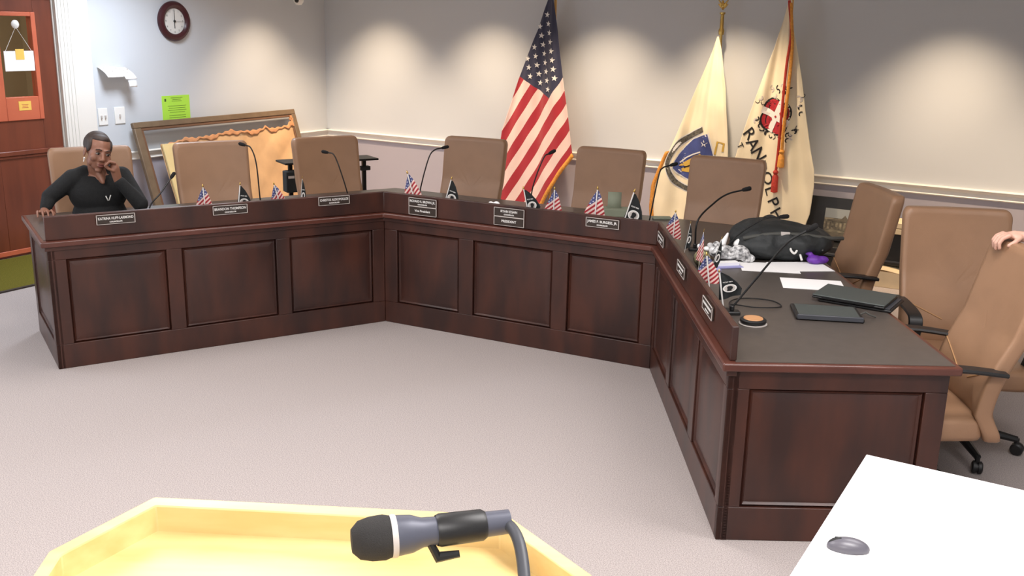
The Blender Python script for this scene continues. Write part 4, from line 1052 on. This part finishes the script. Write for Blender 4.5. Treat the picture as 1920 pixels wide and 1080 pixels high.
# ------------------------------------------------------------------ people
def head_blobs(mb, T, female=True):
    E = lambda c, r: mb.ell(c, r, T)
    E((0, .022, .035), (.074, .092, .080)); E((0, -.022, -.015), (.062, .066, .088)); E((0, -.03, -.066), (.044, .045, .038))
    E((0, -.060, -.098), (.021, .018, .015)); mb.cone((0, -.086, .012), (0, -.101, -.022), .008, .0115, T)
    for s_ in (-1, 1):
        E((s_*.012, -.094, -.027), (.009, .010, .008)); E((s_*.030, -.076, .032), (.026, .011, .008)); E((s_*.038, -.056, -.020), (.027, .026, .028))
        E((s_*.076, .014, -.008), (.008, .019, .030)); E((s_*.044, -.018, -.050), (.02, .036, .034))
    E((0, -.084, -.054), (.024, .011, .0065)); E((0, -.082, -.066), (.021, .012, .0075))
def face_parts(T, parent, M_lip='lips'):
    for s_ in (-1, 1):
        e = MB().ell((s_*.030, -.0795, .010), (.013, .008, .0075), T).build('eye', 'eye_w', parent)
        MB().ell((s_*.030+.002, -.0862, .0095), (.0062, .003, .0062), T).build('iris', 'eye_d', e)
        MB().tube([(s_*.014, -.091, .034), (s_*.030, -.0925, .040), (s_*.048, -.082, .036)], [.003, .0035, .002], 8, T).build('eyebrow', 'hair', parent)
        MB().tube([(s_*.017, -.0865, .015), (s_*.030, -.0895, .0195), (s_*.044, -.081, .014)], .0018, 8, T).build('eyelid_line', 'hair', parent)
    MB().ell((0, -.0905, -.0545), (.021, .0065, .0045), T).ell((0, -.0885, -.0665), (.018, .0075, .0055), T).build('lips', M_lip, parent)

# --- seated woman, in the left section's frame
BX, BY = .42, .66
wm = thing('person', 'seated person in a black sweater resting chin on hand', 'person', (BX, BY, 0), 0, None, F(0))
W = lambda t, n, z: Vector((t-BX, n-BY, z))
HC = W(.425, .70, 1.150)
TH = Matrix.Translation(HC) @ Matrix.Rotation(R(13), 4, 'Y') @ Matrix.Rotation(R(10), 4, 'Z') @ Matrix.Rotation(R(6), 4, 'X')
mb = MB(); head_blobs(mb, TH)
neckb = TH @ Vector((0, .02, -.07))
mb.cone(neckb, W(.425, .77, 1.0), .048, .056); mb.cone(W(.425, .735, 1.03), W(.435, .672, .965), .038, .012)
# torso and hips, thighs, shins
mb.ell(W(.42, .78, .90), (.165, .105, .13)); mb.ell(W(.42, .80, .72), (.15, .11, .16)); mb.ell(W(.42, .80, .56), (.18, .14, .10))
for s_ in (-1, 1):
    mb.cone(W(.42+s_*.09, .76, .55), W(.42+s_*.11, .40, .53), .085, .062); mb.cone(W(.42+s_*.11, .40, .53), W(.42+s_*.11, .42, .12), .058, .04); mb.cone(W(.42+s_*.11, .44, .06), W(.42+s_*.12, .28, .04), .04, .034)
SR, ER, WR = W(.275, .78, .985), W(.135, .80, .875), W(.095, .755, .805)
SLf, EL, WL = W(.570, .78, .985), W(.635, .60, .825), W(.515, .625, .985)
mb.cone(SR, ER, .055, .042); mb.cone(ER, WR, .040, .026)
mb.cone(SLf, EL, .055, .042); mb.cone(EL, WL, .040, .026)
def finger(pts, r0=.0088, r1=.0066):
    n_ = len(pts)-1
    for k in range(n_): mb.cone(pts[k], pts[k+1], r0+(r1-r0)*k/n_, r0+(r1-r0)*(k+1)/n_)
# right hand lying on the worktop corner (image left)
P0 = W(.082, .715, .795); mb.ell(P0, (.040, .042, .017)); mb.cone(WR, P0, .026, .02)
for k, dx in enumerate((-.036, -.013, .011, .034)):
    b = P0+Vector((dx, -.03, .004)); L_ = (.060, .070, .066, .050)[k]
    finger([b, b+Vector((dx*.15, -L_*.4, .014)), b+Vector((dx*.25, -L_*.8, .004)), b+Vector((dx*.28, -L_, -.014))])
finger([P0+Vector((.035, .01, 0)), P0+Vector((.055, -.015, -.004)), P0+Vector((.055, -.045, -.010))], .010, .0075)
# left hand: loose fist under the jaw (image right)
P1 = W(.500, .615, 1.058); mb.cone(WL, P1, .027, .030); mb.ell(P1, (.026, .030, .040))
for k in range(4):
    b = P1+Vector((-.002+.004*k, -.028+.019*k, .036-.003*k))
    finger([b, b+Vector((-.030, -.006, .012)), b+Vector((-.052, -.002, -.008)), b+Vector((-.040, .004, -.028))], .0098, .0078)
finger([P1+Vector((-.014, -.022, -.012)), P1+Vector((-.042, -.026, .004)), P1+Vector((-.058, -.018, .020))], .0105, .008)
body = blob(mb, 'body', 'skin_dark', wm, .0042, 6)
face_parts(TH, body)
mb = MB()                                         # hair pulled back to a low knot
mb.ell((0, .044, .046), (.081, .089, .083), TH); mb.ell((0, .12, .0), (.035, .03, .033), TH); mb.ell((0, .012, .090), (.058, .062, .028), TH)
for s_ in (-1, 1): mb.ell((s_*.063, .012, .042), (.017, .047, .046), TH)
hair = blob(mb, 'hair', 'hair', wm, .005, 3)
mb = MB()
mb.ell((-.079, -.008, -.045), .006, TH).tube([(-.079, -.008, -.045), (-.080, -.010, -.068)], .0035, 8, TH)
mb.build('earring', 'star', wm)
mb = MB()                                         # sweater
mb.ell(W(.42, .785, .885), (.180, .120, .145)); mb.ell(W(.42, .80, .72), (.172, .135, .17)); mb.ell(W(.42, .80, .58), (.185, .15, .09)); mb.ell(W(.42, .80, .985), (.125, .070, .05))
mb.cone(W(.35, .79, 1.02), SR, .045, .056); mb.cone(W(.49, .79, 1.02), SLf, .045, .056)
mb.cone(SR, ER, .060, .050); mb.cone(ER, WR+(ER-WR)*.18, .049, .036)
mb.cone(SLf, EL, .060, .050); mb.cone(EL, WL+(EL-WL)*.12, .050, .037)
blob(mb, 'sweater', 'knit', wm, .007, 4)
mb = MB()
mb.ell(W(.42, .80, .55), (.19, .15, .105))
for s_ in (-1, 1): mb.cone(W(.42+s_*.09, .76, .55), W(.42+s_*.11, .40, .53), .096, .072); mb.cone(W(.42+s_*.11, .40, .53), W(.42+s_*.11, .42, .10), .068, .055)
blob(mb, 'trousers', 'suit', wm, .01, 3)
for s_ in (-1, 1):
    mb = MB().ell(W(.42+s_*.115, .37, .04), (.046, .12, .038)); blob(mb, 'shoe', 'plastic', wm, .008, 2)
mb = MB()                                         # pendant marks on the sweater
p = W(.455, .655, .865)
vn = [(-.014, .016), (-.002, -.016), (.003, -.014), (.016, .020)]
v, f = stroke(vn[:2], .006); mb.add([(p.x+a, p.y, p.z+b) for a, b in v], f); v, f = stroke(vn[2:], .006); mb.add([(p.x+a, p.y, p.z+b) for a, b in v], f)
mb.build('pendant', 'star', wm, solid=.003)

# --- standing person at the right, only the hand reaches into view
PX, PY = 2.56, 4.04
pr_ = thing('person', 'standing person in a dark suit whose hand rests on a tan chair back', 'person', (PX+.03, PY-.005, 0), 0)
V = lambda x, y, z: Vector((x-PX, y-PY, z))
TH2 = Matrix.Translation(V(2.56, 4.05, 1.66)) @ Matrix.Rotation(R(-70), 4, 'Z')
mb = MB(); head_blobs(mb, TH2); mb.cone(TH2 @ Vector((0, .02, -.07)), V(2.58, 4.05, 1.48), .055, .062)
mb.ell(V(2.58, 4.05, 1.30), (.13, .19, .20)); mb.ell(V(2.57, 4.05, 1.06), (.12, .165, .17)); mb.ell(V(2.57, 4.05, .92), (.12, .17, .12))
for s_ in (-1, 1):
    mb.cone(V(2.57, 4.05+s_*.09, .90), V(2.56, 4.05+s_*.10, .50), .085, .058); mb.cone(V(2.56, 4.05+s_*.10, .50), V(2.58, 4.05+s_*.11, .10), .056, .036); mb.cone(V(2.59, 4.05+s_*.11, .05), V(2.45, 4.05+s_*.12, .035), .04, .03)
# right arm (toward the camera side) reaching to the chair back; left arm relaxed
SH, EB, WS = V(2.50, 3.93, 1.42), V(2.37, 4.02, 1.165), V(2.135, 4.10, 1.158)
mb.cone(SH, EB, .055, .044); mb.cone(EB, WS, .042, .0235)
SH2, EB2, WS2 = V(2.58, 4.26, 1.42), V(2.62, 4.30, 1.14), V(2.56, 4.30, .88)
mb.cone(SH2, EB2, .055, .044); mb.cone(EB2, WS2, .042, .026)
PM = V(2.090, 4.110, 1.162); mb.cone(WS, PM, .0235, .022); mb.ell(PM, (.042, .036, .0175))
for k, dy in enumerate((-.028, -.009, .010, .028)):
    b = PM+Vector((-.034, dy, .004)); L_ = (.9, 1, .95, .8)[k]
    finger([b, b+Vector((-.030*L_, dy*.1, -.012)), b+Vector((-.044*L_, dy*.15, -.036*L_)), b+Vector((-.040*L_, dy*.2, -.060*L_))], .0100, .0078)
finger([PM+Vector((.012, -.030, -.004)), PM+Vector((-.016, -.050, -.018)), PM+Vector((-.042, -.052, -.034))], .0115, .0088)
PL = V(2.55, 4.30, .82); mb.cone(WS2, PL, .026, .028)
for k in range(4):
    b = PL+Vector((-.03+.018*k, 0, -.03)); finger([b, b+Vector((0, -.004, -.035)), b+Vector((0, -.016, -.06))], .009, .007)
finger([PL+Vector((-.03, 0, 0)), PL+Vector((-.045, -.01, -.03)), PL+Vector((-.045, -.02, -.05))], .01, .008)
body2 = blob(mb, 'body', 'skin_light', pr_, .0042, 3)
face_parts(TH2, body2)
mb = MB().ell((0, .03, .045), (.080, .095, .083), TH2).ell((0, -.01, .085), (.066, .07, .036), TH2); blob(mb, 'hair', 'hair', pr_, .006, 3)
mb = MB()
mb.ell(V(2.58, 4.05, 1.29), (.145, .205, .20)); mb.ell(V(2.57, 4.05, 1.05), (.14, .185, .19)); mb.ell(V(2.57, 4.05, .92), (.14, .185, .10)); mb.ell(V(2.58, 4.05, 1.43), (.09, .17, .06))
mb.cone(SH, EB, .070, .060); mb.cone(EB, WS+(EB-WS)*.15, .058, .042); mb.cone(SH2, EB2, .070, .058); mb.cone(EB2, WS2+(EB2-WS2)*.12, .056, .042)
blob(mb, 'jacket', 'suit', pr_, .008, 4)
q = WS+(EB-WS)*.06; dq = (EB-WS).normalized()
MB().tube([q, q+dq*.03], [.029, .031], 18).build('shirt_cuff', 'star', pr_)
mb = MB(); mb.ell(V(2.57, 4.05, .90), (.135, .18, .12))
for s_ in (-1, 1): mb.cone(V(2.57, 4.05+s_*.09, .88), V(2.56, 4.05+s_*.10, .50), .098, .072); mb.cone(V(2.56, 4.05+s_*.10, .50), V(2.58, 4.05+s_*.11, .07), .07, .056)
blob(mb, 'trousers', 'suit', pr_, .01, 3)
for s_ in (-1, 1): blob(MB().ell(V(2.50, 4.05+s_*.115, .04), (.13, .048, .04)), 'shoe', 'plastic', pr_, .008, 2)
